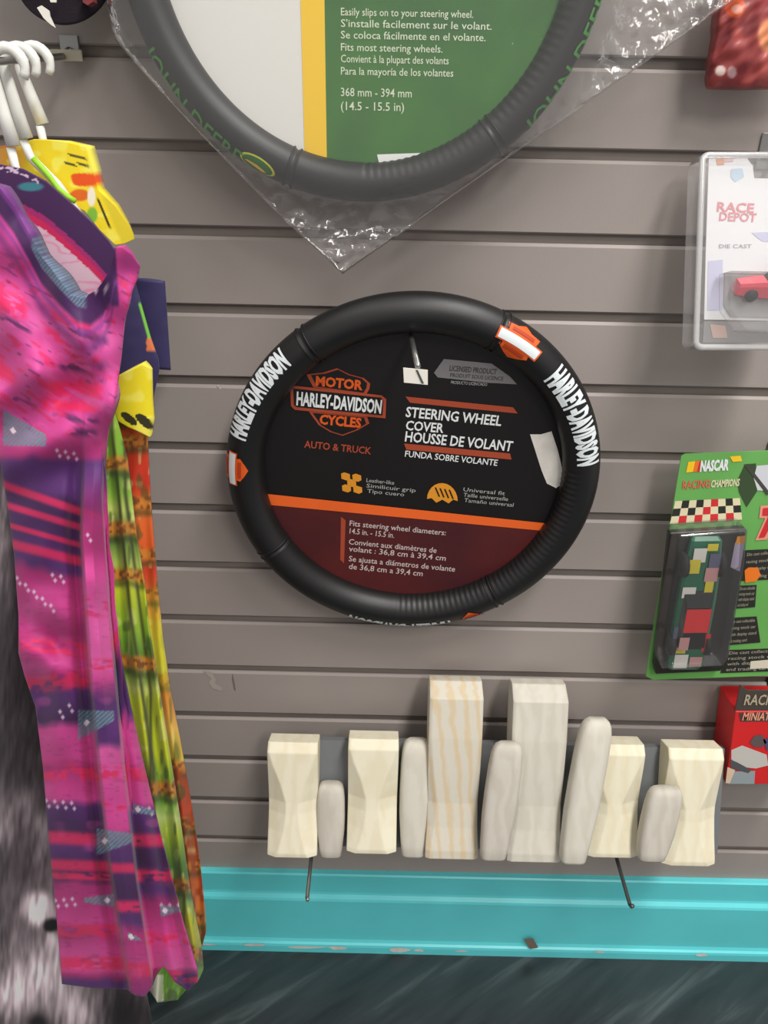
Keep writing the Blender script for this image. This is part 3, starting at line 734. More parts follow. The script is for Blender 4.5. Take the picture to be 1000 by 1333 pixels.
# ---- orange and yellow bamboo print shirt
def bamboo(X, Y, knots, cols, slope, lines, seed):
    """stalk print: canes of changing colour with knotted rings at the given heights; lines = gaps between canes"""
    s_ = Y + slope * (X - 170) + 7 * (vnoise(X / 14, Y / 20, seed) - 0.5)
    kk = np.array(cols, float); c = np.stack([np.interp(s_, kk[:, 0], kk[:, 1 + i]) for i in range(3)], -1)
    c = mixc(c, (236, 236, 160), sm(0.70, 0.85, vnoise(X / 7, Y / 15, seed + 9)) * 0.5); c = mixc(c, (64, 84, 34), sm(0.72, 0.85, vnoise(X / 6, Y / 24, seed + 5)) * 0.55)
    for fn in lines: c = mixc(c, (58, 62, 26), np.exp(-((X - fn(Y)) / 2.6) ** 2) * 0.85)
    for k in knots:
        w = np.exp(-((s_ - k) / 9) ** 4); n2 = vnoise(X / 4.5, Y / 4, seed + 3)
        c = mixc(c, (208, 132, 46), w * 0.9); c = mixc(c, (104, 58, 22), w * sm(0.5, 0.7, n2) * 0.8); c = mixc(c, (60, 70, 30), np.exp(-((s_ - k - 13) / 5) ** 2) * 0.6)
    return c
ora = thing('hanging_shirt', tuple(V(260, 1210, -0.10)), 'orange and yellow bamboo print shirt hanging right of the pink dress', 'shirt', 'clothes on the face-out arm')
o_rows = [(520, 120, 188), (570, 120, 192), (650, 120, 196), (700, 130, 200), (760, 130, 205), (830, 140, 212), (900, 150, 222), (960, 160, 234), (1000, 170, 241), (1060, 180, 251), (1120, 190, 260), (1180, 200, 266), (1215, 205, 268), (1236, 215, 262)]
def p_orange(X, Y):
    c = bamboo(X, Y, (575, 655, 722, 775, 888, 1000, 1075, 1130, 1200), [(500, 216, 120, 40), (585, 206, 60, 30), (630, 200, 50, 28), (660, 226, 110, 44), (715, 224, 92, 36), (745, 204, 60, 34), (790, 230, 130, 50), (850, 232, 196, 70), (872, 216, 190, 56), (900, 222, 110, 50), (950, 236, 190, 90), (990, 226, 190, 60), (1020, 170, 70, 30), (1060, 196, 74, 44), (1100, 150, 60, 26), (1150, 206, 96, 40), (1200, 220, 140, 40), (1260, 210, 140, 40)], 0.05, [], 5)
    c = mixc(c, (158, 66, 26), ((Y > 1000) * np.clip((vnoise(X / 6, Y / 9, 8) - 0.35) * 2.2, 0, 0.8)))
    c = mixc(c, (216, 214, 50), (np.exp(-((Y - 845) / 55) ** 2) * 0.8))
    return c
f_o = lambda X, Y, U, Vv: 0.006 * np.sin(U * 22 + Y / 90) * Vv
cloth('body', o_rows, -0.100, p_orange, m_cloth, ora, nu=90, nv=260, bulge=0.008, thick=0.008, fold=f_o)
def p_yel(X, Y):
    c = np.ones(X.shape + (3,)) * np.array((236, 218, 34.0))
    c = mixc(c, (246, 238, 110), np.clip((vnoise(X / 14, Y / 14, 4) - 0.55) * 3, 0, 0.7))
    for (x, y, a, b) in ((168, 545, 13, 5), (189, 549, 15, 6)):
        q = ((X - x) * 0.8 + (Y - y) * 0.6) / a; r_ = (-(X - x) * 0.6 + (Y - y) * 0.8) / b; c = mixc(c, (52, 48, 24), ((q * q + r_ * r_) < 1).astype(float))
    return mixc(c, (224, 140, 40), (Y - (544 + (X - 150) * 0.42) > 8).astype(float))
cloth('sleeve', [(475, 148, 198), (520, 142, 199), (545, 144, 201), (572, 155, 197)], -0.118, p_yel, m_cloth, ora, nu=44, nv=60, bulge=0.010, thick=0.006, top=interp([(142, 500), (155, 490), (185, 474), (198, 480)]), bot=interp([(142, 522), (152, 540), (170, 556), (195, 570), (201, 556)]))
def p_top(X, Y):
    c = np.ones(X.shape + (3,)) * np.array((240, 214, 36.0))
    c = mixc(c, (226, 154, 50), sm(42, 18, X) * 0.85)
    c = mixc(c, (244, 240, 120), np.clip((vnoise(X / 12, Y / 10, 14) - 0.6) * 3, 0, 0.6))
    c = mixc(c, (232, 84, 24), sm(0.0, 1.0, (1.0 - (np.abs(X - 112 - 0.3 * (Y - 234)) / 20) ** 4 - ((Y - 234) / 9) ** 4) * 2))
    c = mixc(c, (222, 104, 32), sm(0.0, 1.0, (1.0 - ((X - 104) / 15) ** 2 - ((Y - 254) / 9) ** 2) * 2))
    c = mixc(c, (242, 234, 216), sm(1.0, 0.5, ((X - 119) / 6) ** 2 + ((Y - 256) / 15) ** 2)); c = mixc(c, (128, 186, 60), sm(1.0, 0.5, ((X - 120) / 8) ** 2 + ((Y - 280) / 12) ** 2))
    c = mixc(c, (60, 52, 30), sm(2.2, 1.0, np.abs((X - 127) - 0.42 * (Y - 258))) * sm(256, 262, Y) * sm(300, 292, Y)); c = mixc(c, (214, 192, 42), sm(0, 6, (X - 131) - 0.42 * (Y - 258)) * sm(250, 262, Y) * 0.8)
    c = mixc(c, (214, 120, 44), sm(30, 6, X) * sm(0.4, 0.6, vnoise(X / 7, Y / 7, 15)) * 0.8)
    for (x, y, a, b) in ((101, 204, 13, 2.2), (92, 214, 9, 2.0), (108, 214, 9, 2.0)):
        q = (X - x) / a; r_ = (Y - y - 0.3 * (X - x)) / b; c = mixc(c, (92, 84, 40), ((q * q + r_ * r_) < 1).astype(float))
    return c
cloth('shoulder', [(175, 0, 175), (330, 0, 175)], -0.098, p_top, m_cloth, ora, nu=120, nv=50, bulge=0.016, thick=0.006,
      top=interp([(0, 190), (20, 188), (45, 181), (80, 183), (112, 190), (122, 222), (127, 246), (150, 268), (165, 290), (172, 303), (175, 309)]), bot=interp([(0, 240), (40, 240), (80, 265), (110, 275), (130, 300), (150, 319), (162, 317), (175, 311)]))

# ---- green bamboo print shirt
grn = thing('hanging_shirt', tuple(V(225, 1300, -0.13)), 'lime green bamboo print shirt squeezed between the pink dress and the orange print shirt', 'shirt', 'clothes on the face-out arm')
g_rows = [(528, 90, 146), (560, 90, 156), (600, 92, 166), (650, 95, 172), (700, 100, 178), (760, 105, 188), (820, 110, 194), (880, 118, 203), (940, 128, 212), (1000, 140, 222), (1060, 150, 232), (1120, 160, 242), (1180, 170, 252), (1230, 180, 262), (1262, 188, 265), (1306, 192, 245)]
def p_green(X, Y):
    c = bamboo(X, Y, (604, 690, 748, 862, 1022, 1146, 1232), [(520, 150, 196, 60), (590, 132, 184, 56), (615, 96, 140, 50), (640, 130, 178, 56), (668, 196, 212, 110), (700, 86, 120, 48), (730, 176, 196, 96), (760, 214, 222, 44), (820, 150, 190, 52), (850, 100, 146, 48), (880, 120, 150, 52), (892, 206, 214, 120), (910, 208, 220, 48), (980, 196, 208, 44), (1010, 132, 170, 48), (1040, 120, 170, 56), (1058, 196, 212, 130), (1080, 176, 196, 60), (1120, 92, 132, 56), (1140, 84, 120, 50), (1165, 150, 180, 100), (1185, 208, 212, 50), (1215, 200, 190, 60), (1240, 130, 184, 56), (1310, 112, 172, 54)], -0.1, [lambda Y: np.interp(Y, [640, 900], [163, 196]) - 0.0, lambda Y: np.interp(Y, [560, 800, 1000], [146, 170, 200])], 21)
    return mixc(c, (240, 238, 214), ((Y > 1268) & (X < 213)).astype(float))
f_g = lambda X, Y, U, Vv: 0.008 * np.sin(U * 20 + 2 + Y / 120) * (0.3 + Vv)
cloth('body', g_rows, -0.130, p_green, m_cloth, grn, nu=90, nv=280, bulge=0.010, thick=0.008, fold=f_g, top=interp([(90, 540), (132, 530), (146, 528), (265, 700)]), bot=interp([(150, 1290), (194, 1288), (205, 1305), (230, 1302), (240, 1280), (252, 1274), (266, 1262)]))
tube('neck_trim', [V(x, y, -0.136) for x, y in ((43, 206), (55, 219), (66, 232), (76, 246), (88, 256), (98, 262))], 0.0024, mat('lime_piping', (150, 206, 40), 0.6), grn, n=8)

# ---- black and white animal print shirt
wol = thing('hanging_shirt', tuple(V(70, 1336, -0.155)), 'black, grey and white furry animal print shirt hanging left of the pink dress', 'shirt', 'clothes on the face-out arm')
def p_wolf(X, Y):
    fur = vnoise(X / 5 + Y / 40, Y / 26, 31) * 0.6 + vnoise(X / 2.4, Y / 14 + X / 20, 32) * 0.4
    g = 60 + 0 * X
    g = g + 70 * np.exp(-((X + 2) / 16) ** 2 - ((Y - 725) / 60) ** 2) + 50 * np.exp(-((X - 4) / 10) ** 2 - ((Y - 640) / 40) ** 2)
    g = g - 14 * np.exp(-((X - 25) / 30) ** 2 - ((Y - 900) / 80) ** 2)
    up = sm(990, 1060, Y)
    g = g + up * (55 * vnoise(X / 28, Y / 40, 33) - 6)
    g = g + 150 * np.exp(-(((X - 52) / 22) ** 2 + ((Y - 1183) / 22) ** 2) ** 2) + 60 * np.exp(-((X - 70) / 12) ** 2 - ((Y - 1222) / 16) ** 2)
    g = g + 120 * np.exp(-((X - 60) / 44) ** 2 - ((Y - 1265) / 40) ** 2) + 90 * np.exp(-((X - 100) / 26) ** 2 - ((Y - 1318) / 30) ** 2) + 90 * np.exp(-((X - 12) / 20) ** 2 - ((Y - 1300) / 26) ** 2)
    g = g - 150 * np.exp(-(((X - 66) / 10) ** 2 + ((Y - 1204) / 9) ** 2) ** 2) - 110 * np.exp(-((X - 50) / 14) ** 2 - ((Y - 1332) / 12) ** 2) - 60 * np.exp(-((X - 165) / 30) ** 2 - ((Y - 1330) / 40) ** 2)
    g = g * (0.55 + 0.8 * fur) * (1 + 0.25 * up)
    return np.clip(np.stack([g * 1.02 + 4, g * 0.95, g * 0.97 + 3], -1), 14, 240)
f_w = lambda X, Y, U, Vv: 0.006 * np.sin(U * 12 + Y / 150) * (0.3 + Vv)
cloth('body', [(560, -60, 60), (640, -60, 70), (800, -60, 90), (1000, -60, 130), (1200, -60, 170), (1300, -55, 192), (1336, -50, 198)], -0.155, p_wolf, m_cloth, wol, nu=150, nv=420, bulge=0.010, thick=0.008, fold=f_w)

# ---- pink dress, in front
pnk = thing('hanging_dress', tuple(V(160, 1290, -0.19)), 'long pink and purple patterned dress hanging in front of the other clothes', 'dress', 'clothes on the face-out arm')
PK, HOT, PUR, DPU, TEAL, MAG = (200, 66, 142), (206, 40, 92), (84, 42, 106), (62, 30, 76), (104, 142, 152), (166, 44, 112)
LPK = (214, 88, 160)
seqL = [(200, PUR), (300, PK), (380, PK), (420, LPK), (470, PK), (540, PK), (570, PK), (592, MAG), (602, PUR), (640, PUR), (650, DPU), (740, PUR), (752, MAG), (790, PK), (828, MAG), (868, PK), (882, MAG), (900, PUR), (938, DPU), (948, PK), (988, PK), (1000, MAG), (1038, PK), (1050, PUR), (1085, DPU), (1100, PUR), (1140, DPU), (1152, MAG), (1200, PK), (1215, MAG), (1235, PK), (1262, LPK), (1270, MAG), (1278, PUR), (1330, PUR)]
seqC = [(200, PUR), (560, PK), (640, MAG), (700, MAG), (740, PK), (790, LPK), (868, LPK), (884, PK), (912, PUR), (964, PUR), (976, LPK), (1040, PK), (1080, PK), (1106, PUR), (1165, DPU), (1200, PUR), (1216, MAG), (1260, PK), (1275, MAG), (1330, PUR)]
seqR = [(200, PUR), (560, MAG), (640, PK), (830, PK), (852, MAG), (866, DPU), (930, PUR), (946, PK), (1010, PK), (1044, PK), (1060, PUR), (1120, DPU), (1160, PUR), (1176, MAG), (1215, PK), (1258, LPK), (1272, PUR), (1330, PUR)]
cA = interp([(560, 108), (700, 104), (900, 118), (1100, 138), (1290, 168)])        # first pleat
cB = interp([(560, 134), (640, 132), (800, 142), (1000, 160), (1150, 178), (1290, 200)])   # second pleat
def p_pink(X, Y):
    g = sm(600, 700, Y)
    pa = sm(-2, 2, X - cA(Y)) * g; pb = sm(-2, 2, X - cB(Y)) * g
    def seq(q, Yq):
        bb = np.array([b[0] for b in q], float); cc = np.array([b[1] for b in q], float)
        return np.stack([np.interp(Yq, bb, cc[:, i]) for i in range(3)], -1)
    Yw = Y - 0.30 * (X - 70) * sm(600, 660, Y) * sm(780, 720, Y) + 8 * (vnoise(X / 14, Y / 26, 41) - 0.5) - 0.30 * (X - 80) * sm(560, 420, Y)
    c = seq(seqL, Yw); c = c * (1 - pa[..., None]) + seq(seqC, Yw) * pa[..., None]; c = c * (1 - pb[..., None]) + seq(seqR, Yw) * pb[..., None]
    st1 = vnoise((X + 1.4 * Y) / 26, (Y - 0.75 * X) / 7, 42); st2 = vnoise((X + Y) / 18, (Y - 0.6 * X) / 4.5, 43); st3 = vnoise(X / 16, Y / 3.2, 44)
    up = sm(600, 520, Y) * sm(300, 380, Y)
    # long slanting streaks of the upper half
    c = mixc(c, HOT, up * sm(0.66, 0.80, st1) * 0.75); c = mixc(c, DPU, up * sm(0.78, 0.90, st2) * 0.5); c = mixc(c, LPK, up * sm(0.66, 0.8, vnoise((X + 1.2 * Y) / 40, (Y - 0.7 * X) / 12, 45)) * 0.6)
    for (x0, x1, y, h, sl) in ((-30, 34, 380, 16, .55), (66, 120, 410, 9, .7), (60, 110, 432, 7, .7), (60, 132, 505, 10, .1), (52, 128, 526, 8, .08), (-30, 20, 470, 14, .6)):
        yy = Y - y - sl * (X - x0) * 0.6; w = np.exp(-(yy / h) ** 4) * sm(x0 - 6, x0 + 6, X) * sm(x1 + 6, x1 - 6, X) * sm(0.22, 0.4, st2); c = mixc(c, (226, 40, 98), w * 0.9)
    for (x0, x1, y, h, sl) in ((88, 140, 428, 7, .55), (78, 135, 476, 6, .2), (85, 128, 545, 6, .1), (90, 126, 562, 5, .1), (0, 40, 412, 5, .8)):
        yy = Y - y - sl * (X - x0) * 0.6; w = np.exp(-(yy / h) ** 2) * sm(x0 - 6, x0 + 6, X) * sm(x1 + 6, x1 - 6, X) * sm(0.3, 0.5, st2); c = mixc(c, DPU, w * 0.75)
    # hot bands: y, half height, pleat mask, slant
    mL, mC, mR = 1 - pa, pa * (1 - pb), pb
    for (y, h, mk, sl, brk) in ((654, 6, mL, .35, .1), (676, 5, mL, .30, .1), (700, 4, mL, .28, .15), (722, 7, mL, .25, .1), (842, 10, mL, .12, .4), (888, 12, mL, -.1, .3), (1004, 12, mL, .1, .45), (1090, 9, mL, .06, .2), (1126, 8, mL, .03, .15), (1140, 5, mL, .03, .3), (1212, 9, mL, .0, .42), (1254, 9, mL, .0, .32),
                               (790, 12, mC, .0, .5), (866, 8, mC, .0, .45), (1006, 8, mC, .0, .45), (1050, 7, mC, 0, .6), (1130, 7, mC, .0, .15), (1180, 8, mC, .0, .25), (1262, 10, mC, 0, .35),
                               (838, 9, mR, .0, .2), (1008, 9, mR, .0, .25), (1094, 9, mR, .0, .2), (1140, 9, mR, .0, .35), (1222, 9, mR, 0, .5), (1254, 8, mR, .1, .5)):
        yy = Y - y - sl * (X - 70); w = np.exp(-(yy / h) ** 4) * mk * sm(brk - 0.12, brk + 0.12, st3 * 0.55 + 0.45 * vnoise(X / 6, Y / 5, 46)); c = mixc(c, (214, 40, 92), np.clip(w, 0, 1) * 0.88)
    lo = sm(740, 800, Y)
    c = mixc(c, DPU, lo * sm(0.74, 0.88, vnoise(X / 9, Y / 2.6, 47)) * 0.15); c = mixc(c, LPK, lo * sm(0.7, 0.9, vnoise(X / 20, Y / 16, 48)) * 0.35)
    # white diamonds
    for (x, y, n_, dy) in ((76, 590, 3, 2), (112, 378, 3, -3), (70, 752, 2, 2), (116, 700, 1, 0), (24, 756, 5, 9), (80, 930, 1, 0), (92, 922, 1, 0), (62, 1046, 4, 1), (74, 1176, 3, -1), (172, 890, 1, 0), (196, 1056, 1, 0), (212, 1182, 3, 0), (2, 225, 4, 5), (10, 258, 2, 18), (26, 292, 2, 14)):
        for k in range(n_):
            xx, yy = x + 11 * k, y + dy * k
            for s_ in (-3.6, 3.6):
                w = np.clip(1.6 - 1.6 * (np.abs(X - xx - 0.5 * s_) / 4.0 + np.abs(Y - yy - s_) / 4.6), 0, 1); c = mixc(c, (226, 206, 222), w * 0.85)
    # teal feather arrows
    for (x0, x1, y, h, sl, fl) in ((2, 62, 556, 24, .30, 1), (100, 150, 944, 20, -.25, 1), (124, 174, 1096, 18, -.10, 1), (150, 108, 1172, 9, .0, 1), (208, 236, 1186, 8, -.1, 1), (172, 202, 1052, 7, .2, 1), (166, 184, 1218, 5, .3, 1)):
        u = (X - x0) / (x1 - x0); yy = Y - y - sl * (X - x0)
        w = sm(0, 0.06, u) * sm(1.0, 0.94, u) * sm(1.08, 0.92, np.abs(yy) / (h * (1 - 0.7 * np.clip(u, 0, 1))))
        c = mixc(c, TEAL, w * (0.45 + 0.5 * (np.sin((X * 0.9 + Y) * 1.1) > -0.2))); c = mixc(c, (236, 220, 230), np.clip(5 - np.abs(X - x0 - 0.25 * (x1 - x0)) - np.abs(yy), 0, 1) * w)
    # collar: dark band with a teal trim, pale piping below it
    d = Y - neck(X); sh = sm(1, -3, X - 151 - 0.06 * (Y - 320))
    nb = sm(40, 30, d) * sh
    c = mixc(c, (70, 34, 86), np.maximum(nb, sm(402, 394, Y) * sm(126, 132, X) * sh)); c = mixc(c, TEAL, sm(17, 13, d) * sm(38, 44, X) * sm(116, 108, X) * (0.45 + 0.4 * (np.sin(X * 1.1 + Y) > 0)))
    c = mixc(c, (136, 62, 150), np.exp(-((d - 46) / 5) ** 2) * sh * 0.7); c = mixc(c, (96, 44, 116), np.exp(-((d - 66) / 9) ** 2) * sh * 0.5)
    c = mixc(c, (128, 60, 140), sm(12, 4, d) * sm(44, 36, X) * 0.8)
    for k in range(3): c = mixc(c, (230, 216, 226), np.clip(1.8 - 1.8 * (np.abs(X - 112 - 13 * k) / 4 + np.abs(Y - 382 + 3 * k) / 7), 0, 1) * 0.85)
    c = mixc(c, (150, 50, 120), sm(0, 14, X - 151) * sm(372, 344, Y) * 0.5)
    return c
neck = interp([(-60, 222), (0, 244), (18, 268), (36, 300), (54, 334), (78, 362), (100, 384), (118, 388), (134, 376), (144, 350), (149, 322), (158, 321), (170, 330), (182, 346)])
p_rows = [(230, -60, 182), (346, -60, 182), (362, -60, 179), (384, -60, 170), (420, -50, 162), (470, -40, 157), (520, -30, 150), (560, -18, 141), (600, 0, 137), (660, 10, 134), (720, 18, 140), (800, 24, 150), (850, 24, 156), (880, 32, 162), (920, 46, 170), (1000, 56, 188), (1100, 64, 212), (1200, 74, 238), (1262, 79, 257), (1300, 82, 258)]
def f_p(X, Y, U, Vv):
    g = sm(520, 760, Y)
    d = -0.016 * sm(-1, 4, X - cA(Y)) * np.exp(-np.clip(X - cA(Y) - 16, 0, 999) / 30) * g + 0.010 * np.exp(-((X - cA(Y) + 8) / 9) ** 2) * g * (X < cA(Y) + 2)
    d += 0.015 * sm(-1, 4, X - cB(Y)) * np.exp(-np.clip(X - cB(Y) - 6, 0, 999) / 22) * g
    d += 0.010 * np.exp(-((X - (cB(Y) + 26 + (Y - 900) * 0.05)) / 9) ** 2) * sm(820, 1000, Y)
    d += 0.006 * np.sin((X * 0.55 + Y) / 17.0) * sm(420, 520, Y) * sm(700, 560, Y)          # drag folds at the waist
    d += 0.007 * np.sin((Y - 0.7 * X) / 15.0) * np.exp(-((Y - 850) / 60) ** 2) * sm(110, 60, X)
    d += 0.009 * np.sin((Y - 0.95 * X) / 24.0) * sm(380, 300, Y - 0.5 * X + 120) * 0.5
    d += 0.005 * np.sin((Y * 0.4 - X) / 14) * sm(340, 420, Y) * sm(560, 480, Y)
    d += 0.006 * (vnoise(X / 26, Y / 40, 61) - 0.5)
    return 1.5 * d
hem = interp([(60, 1278), (82, 1281), (120, 1286), (165, 1288), (176, 1296), (188, 1298), (198, 1286), (206, 1268), (215, 1258), (228, 1278), (245, 1290), (258, 1278)])
cloth('body', p_rows, -0.196, p_pink, m_cloth, pnk, nu=190, nv=560, bulge=0.012, thick=0.006, fold=f_p, top=neck, bot=hem)
bneck = interp([(-60, 205), (0, 214), (30, 220), (60, 236), (90, 262), (120, 290), (140, 312), (152, 330)])
def p_back(X, Y):
    d = Y - bneck(X)
    c = np.ones(X.shape + (3,)) * np.array((222, 190, 206.0))
    c = mixc(c, (226, 70, 130), np.exp(-((vnoise(X / 30, Y / 12, 3) - 0.5) / 0.06) ** 2) * 0.35)
    c = mixc(c, HOT, (d < 64).astype(float)); c = mixc(c, MAG, (d < 54).astype(float)); c = mixc(c, (70, 38, 84), (d < 46).astype(float))
    c = mixc(c, (64, 140, 150), sm(1.0, 0.4, ((X - 40) / 20) ** 2 + ((Y - 243) / 7) ** 2) * 0.9)
    c = mixc(c, (214, 190, 214), ((np.abs(d - 4) < 4) & (X < 50)).astype(float) * (vnoise(X / 5, Y / 3, 6) > 0.45))
    return c
cloth('back_panel', [(200, -60, 156), (420, -60, 156)], -0.166, p_back, m_cloth, pnk, nu=100, nv=80, bulge=-0.004, thick=0.006, top=bneck, bot=interp([(-60, 300), (0, 330), (60, 400), (110, 420), (140, 410), (156, 390)]))

# ================================================================== CAP AT THE TOP LEFT
def ell(px, py, Y): return V(px, py, Y)
capt = thing('baseball_cap', tuple(V(84, 32, -0.06)), 'dark navy cap at the top left corner, brim hanging down, white tag on it', 'cap')
m_cap = mat('navy_felt', (42, 34, 44), 0.75, var=0.1, vscale=40, bump=0.3, bscale=700, spec=0.25)
def brim():
    nu, nv = 48, 14; F = np.zeros((nv, nu, 3)); B = np.zeros((nv, nu, 3))
    for i in range(nv):
        for j in range(nu):
            a = math.pi + math.pi * (0.02 + 0.96 * j / (nu - 1)); k = 0.35 + 0.65 * i / (nv - 1)
            X = 82 + 66 * k * math.cos(a); Y = -42 - 74 * k * math.sin(a)
            d = -0.070 + 0.030 * math.cos(a) ** 2 * k - 0.012 * (1 - k)
            p = V(X, Y, d); F[i, j] = p; B[i, j] = (p.x, p.y + 0.0035, p.z)
    return grid_obj('brim', F, None, m_cap, capt, B)
brim()
def crown():
    c = V(82, -60, -0.055); v, f = [], []; n, mm = 32, 10
    for i in range(mm + 1):
        t = math.pi / 2 * i / mm
        for k in range(n):
            a = 2 * math.pi * k / n; v.append((c.x + 0.060 * math.cos(t) * math.cos(a), c.y + 0.034 * math.cos(t) * math.sin(a), c.z - 0.008 + 0.085 * math.sin(t)))
    for i in range(mm):
        for k in range(n): f.append((i * n + k, i * n + (k + 1) % n, (i + 1) * n + (k + 1) % n, (i + 1) * n + k))
    f.append(tuple(reversed(range(n))))
    return pyd('crown', v, f, m_cap, capt, True)
crown()
def prism(name, pts, Yf, th, m, parent, bev=0.0):
    if isinstance(Yf, Plane): fr = [Yf.hit(x, y) for x, y in pts]; bk = -Yf.n * th
    else: fr = [V(x, y, Yf) for x, y in pts]; bk = Vector((0, th, 0))
    n_ = len(fr)
    bm = bmesh.new(); a = [bm.verts.new(p) for p in fr]; b = [bm.verts.new(p + bk) for p in fr]
    bm.faces.new(a); bm.faces.new(list(reversed(b)))
    for i in range(n_): bm.faces.new((a[i], b[i], b[(i + 1) % n_], a[(i + 1) % n_]))
    if bev: bmesh.ops.bevel(bm, geom=bm.edges[:], offset=bev, segments=3, affect='EDGES', profile=0.5)
    return frombm(name, bm, m, parent, False)
prism('tag', [(48, 10), (54, 7), (64, 14), (65, 21), (72, 36), (66, 32), (57, 24)], -0.084, 0.0012, mat('tag_white', (226, 222, 212), 0.45), capt)
prism('tag', [(62, -6), (74, -6), (73, 3), (66, 3)], -0.084, 0.0012, mat('tag_white', (226, 222, 212), 0.45), capt)
prism('patch', [(106, -8), (120, -8), (121, 2), (114, 7), (108, 3)], -0.0775, 0.010, mat('dull_red_felt', (120, 50, 50), 0.8), capt)
slat_hook('zinc wall hook behind the dark cap', V(82, -30, 0).x, FZ + S, 0.03, 0.0025, 0.006)

# ================================================================== PACKAGES ON THE RIGHT
def toy_car(parent, c, L, W, U, col, roof, decals):
    c, L, W, U = map(Vector, (c, L, W, U))
    def q(l, w, u): return c + L * l + W * w + U * u
    prof = [(-0.5, 0.30, 0.22), (-0.48, 0.36, 0.45), (-0.25, 0.44, 0.55), (-0.05, 0.46, 0.60), (0.3, 0.46, 0.60), (0.46, 0.43, 0.62), (0.5, 0.38, 0.45)]
    rings = [[q(l, -w, 0.12), q(l, -w, h * 0.8), q(l, -w * 0.85, h), q(l, w * 0.85, h), q(l, w, h * 0.8), q(l, w, 0.12)] for l, w, h in prof]
    car = loft('toy_car', rings, mat(*col), parent, False)
    cab = [[q(l, -w, 0.55), q(l + d, -w * 0.72, h), q(l + d, w * 0.72, h), q(l, w, 0.55)] for l, d, w, h in ((-0.14, 0.12, 0.38, 0.9), (0.06, 0.0, 0.38, 0.98), (0.34, -0.12, 0.38, 0.9))]
    loft('cabin', cab, mat('smoked_window', (26, 28, 30), 0.2), car)
    for (l, w) in ((-0.3, -0.44), (-0.3, 0.44), (0.3, -0.44), (0.3, 0.44)):
        tube('wheel', [q(l, w - 0.06, 0.16), q(l, w + 0.06, 0.16)], L.length * 0.085, mat('tyre_black', (24, 24, 25), 0.7), car, n=16)
    for (l0, l1, w0, w1, u, mm) in decals:
        pyd('decal', [q(l0, w0, u), q(l1, w0, u), q(l1, w1, u), q(l0, w1, u)], [(0, 1, 2, 3)], mm, car)
    return car
d_red = mat('decal_red', (206, 44, 48), 0.4); d_yel = mat('decal_yellow', (206, 190, 50), 0.4); d_wht = mat('decal_white', (214, 210, 204), 0.4); d_blu = mat('decal_slate', (92, 92, 120), 0.4); d_pnk = mat('decal_pink', (190, 140, 140), 0.4)

# ---- clear clamshell with white card
clam = thing('clamshell_package', tuple(V(975, 455, -0.05)), 'clear plastic clamshell with a white card and small pinkish red toy car, right edge', 'toy package')
CT = 0.27
CN = Vector((0, -math.cos(CT), math.sin(CT))); CO = V(975, 320, -0.060)
def CP(off): return Plane(CO + CN * off, CN)          # the pack hangs with its foot away from the wall
m_clear = thin_plastic('clamshell_plastic', base=0.07, rough=0.10, haze=0.10, bump=0.12, bscale=40)
def rrect(x0, y0, x1, y1, r, sl=0.0, n=6):
    out = []
    for cx, cy, a0_ in ((x1 - r, y1 - r, 0), (x0 + r, y1 - r, 90), (x0 + r, y0 + r, 180), (x1 - r, y0 + r, 270)):
        for k in range(n + 1):
            a = math.radians(a0_ + 90 * k / n); x, y = cx + r * math.cos(a), cy + r * math.sin(a); out.append((x + sl * (y - y0), y))
    return out
prism('shell', rrect(912, 199, 1078, 455, 9, -0.036), CP(0.012), 0.028, m_clear, clam, 0.002)
m_rim = thin_plastic('clamshell_rim', base=0.16, rough=0.14, haze=0.30)
rim = [CP(0.012).hit(x, y) for x, y in rrect(915, 202, 1075, 452, 8, -0.036)]
tube('shell_rim', rim + [rim[0]], 0.0028, m_rim, clam, n=8, caps=False)
m_wcard = mat('glossy_white_card', (232, 232, 234), 0.35)
wc = prism('card', [(923, 204), (972, 205), (980, 216), (982, 232), (1066, 234), (1060, 418), (917, 416), (919, 330)], CP(0.001), 0.0012, m_wcard, clam)
P1c = CP(0.001)
d_rink = mat('soft_red_ink', (222, 132, 142), 0.5)
text_on(P1c, 'RACE', (933, 275), (981, 277), 12, d_rink, wc, 0.02)
text_on(P1c, 'DEPOT', (936, 287), (984, 289), 11, d_rink, wc, 0.02)
poly_on(P1c, [(952, 220), (966, 219), (969, 230), (957, 237), (951, 230)], mat('pale_blue_ink', (188, 212, 230), 0.5), wc, 0.0004)
poly_on(P1c, [(932, 207), (942, 206), (943, 214), (934, 215)], mat('faded_orange_ink', (224, 160, 120), 0.5), wc, 0.0004)
poly_on(P1c, [(942, 206), (955, 206), (955, 210), (943, 211)], mat('faded_pink_ink', (228, 190, 196), 0.5), wc, 0.0004)
m_lav = mat('lavender_ink', (198, 198, 226), 0.5)
poly_on(P1c, [(922, 340), (941, 338), (940, 404), (921, 404)], m_lav, wc, 0.0004)
poly_on(P1c, [(978, 303), (1060, 300), (1060, 318), (992, 314)], m_lav, wc, 0.0004)
text_on(P1c, 'DIE CAST', (936, 323), (978, 323), 5, mat('grey_ink', (150, 150, 160), 0.5), wc, 0.0)
prism('base_tray', [(917, 418), (1060, 420), (1059, 446), (915, 446)], CP(0.002), 0.003, mat('grey_tray', (128, 126, 126), 0.4), clam)
poly_on(CP(0.002), [(924, 422), (944, 424), (947, 440), (928, 440)], mat('faded_rose_label', (196, 160, 148), 0.5), clam, 0.0005, 'label')
prism('tray_well', [(944, 355), (1058, 357), (1055, 415), (952, 412), (943, 398)], CP(0.003), 0.0015, mat('grey_well', (150, 148, 150), 0.4), clam)
prism('bubble', [(950, 352), (1058, 354), (1054, 434), (970, 430), (950, 402)], CP(0.028), 0.024, thin_plastic('bubble_plastic', 0.06, 0.08, 0.05), clam, 0.002)
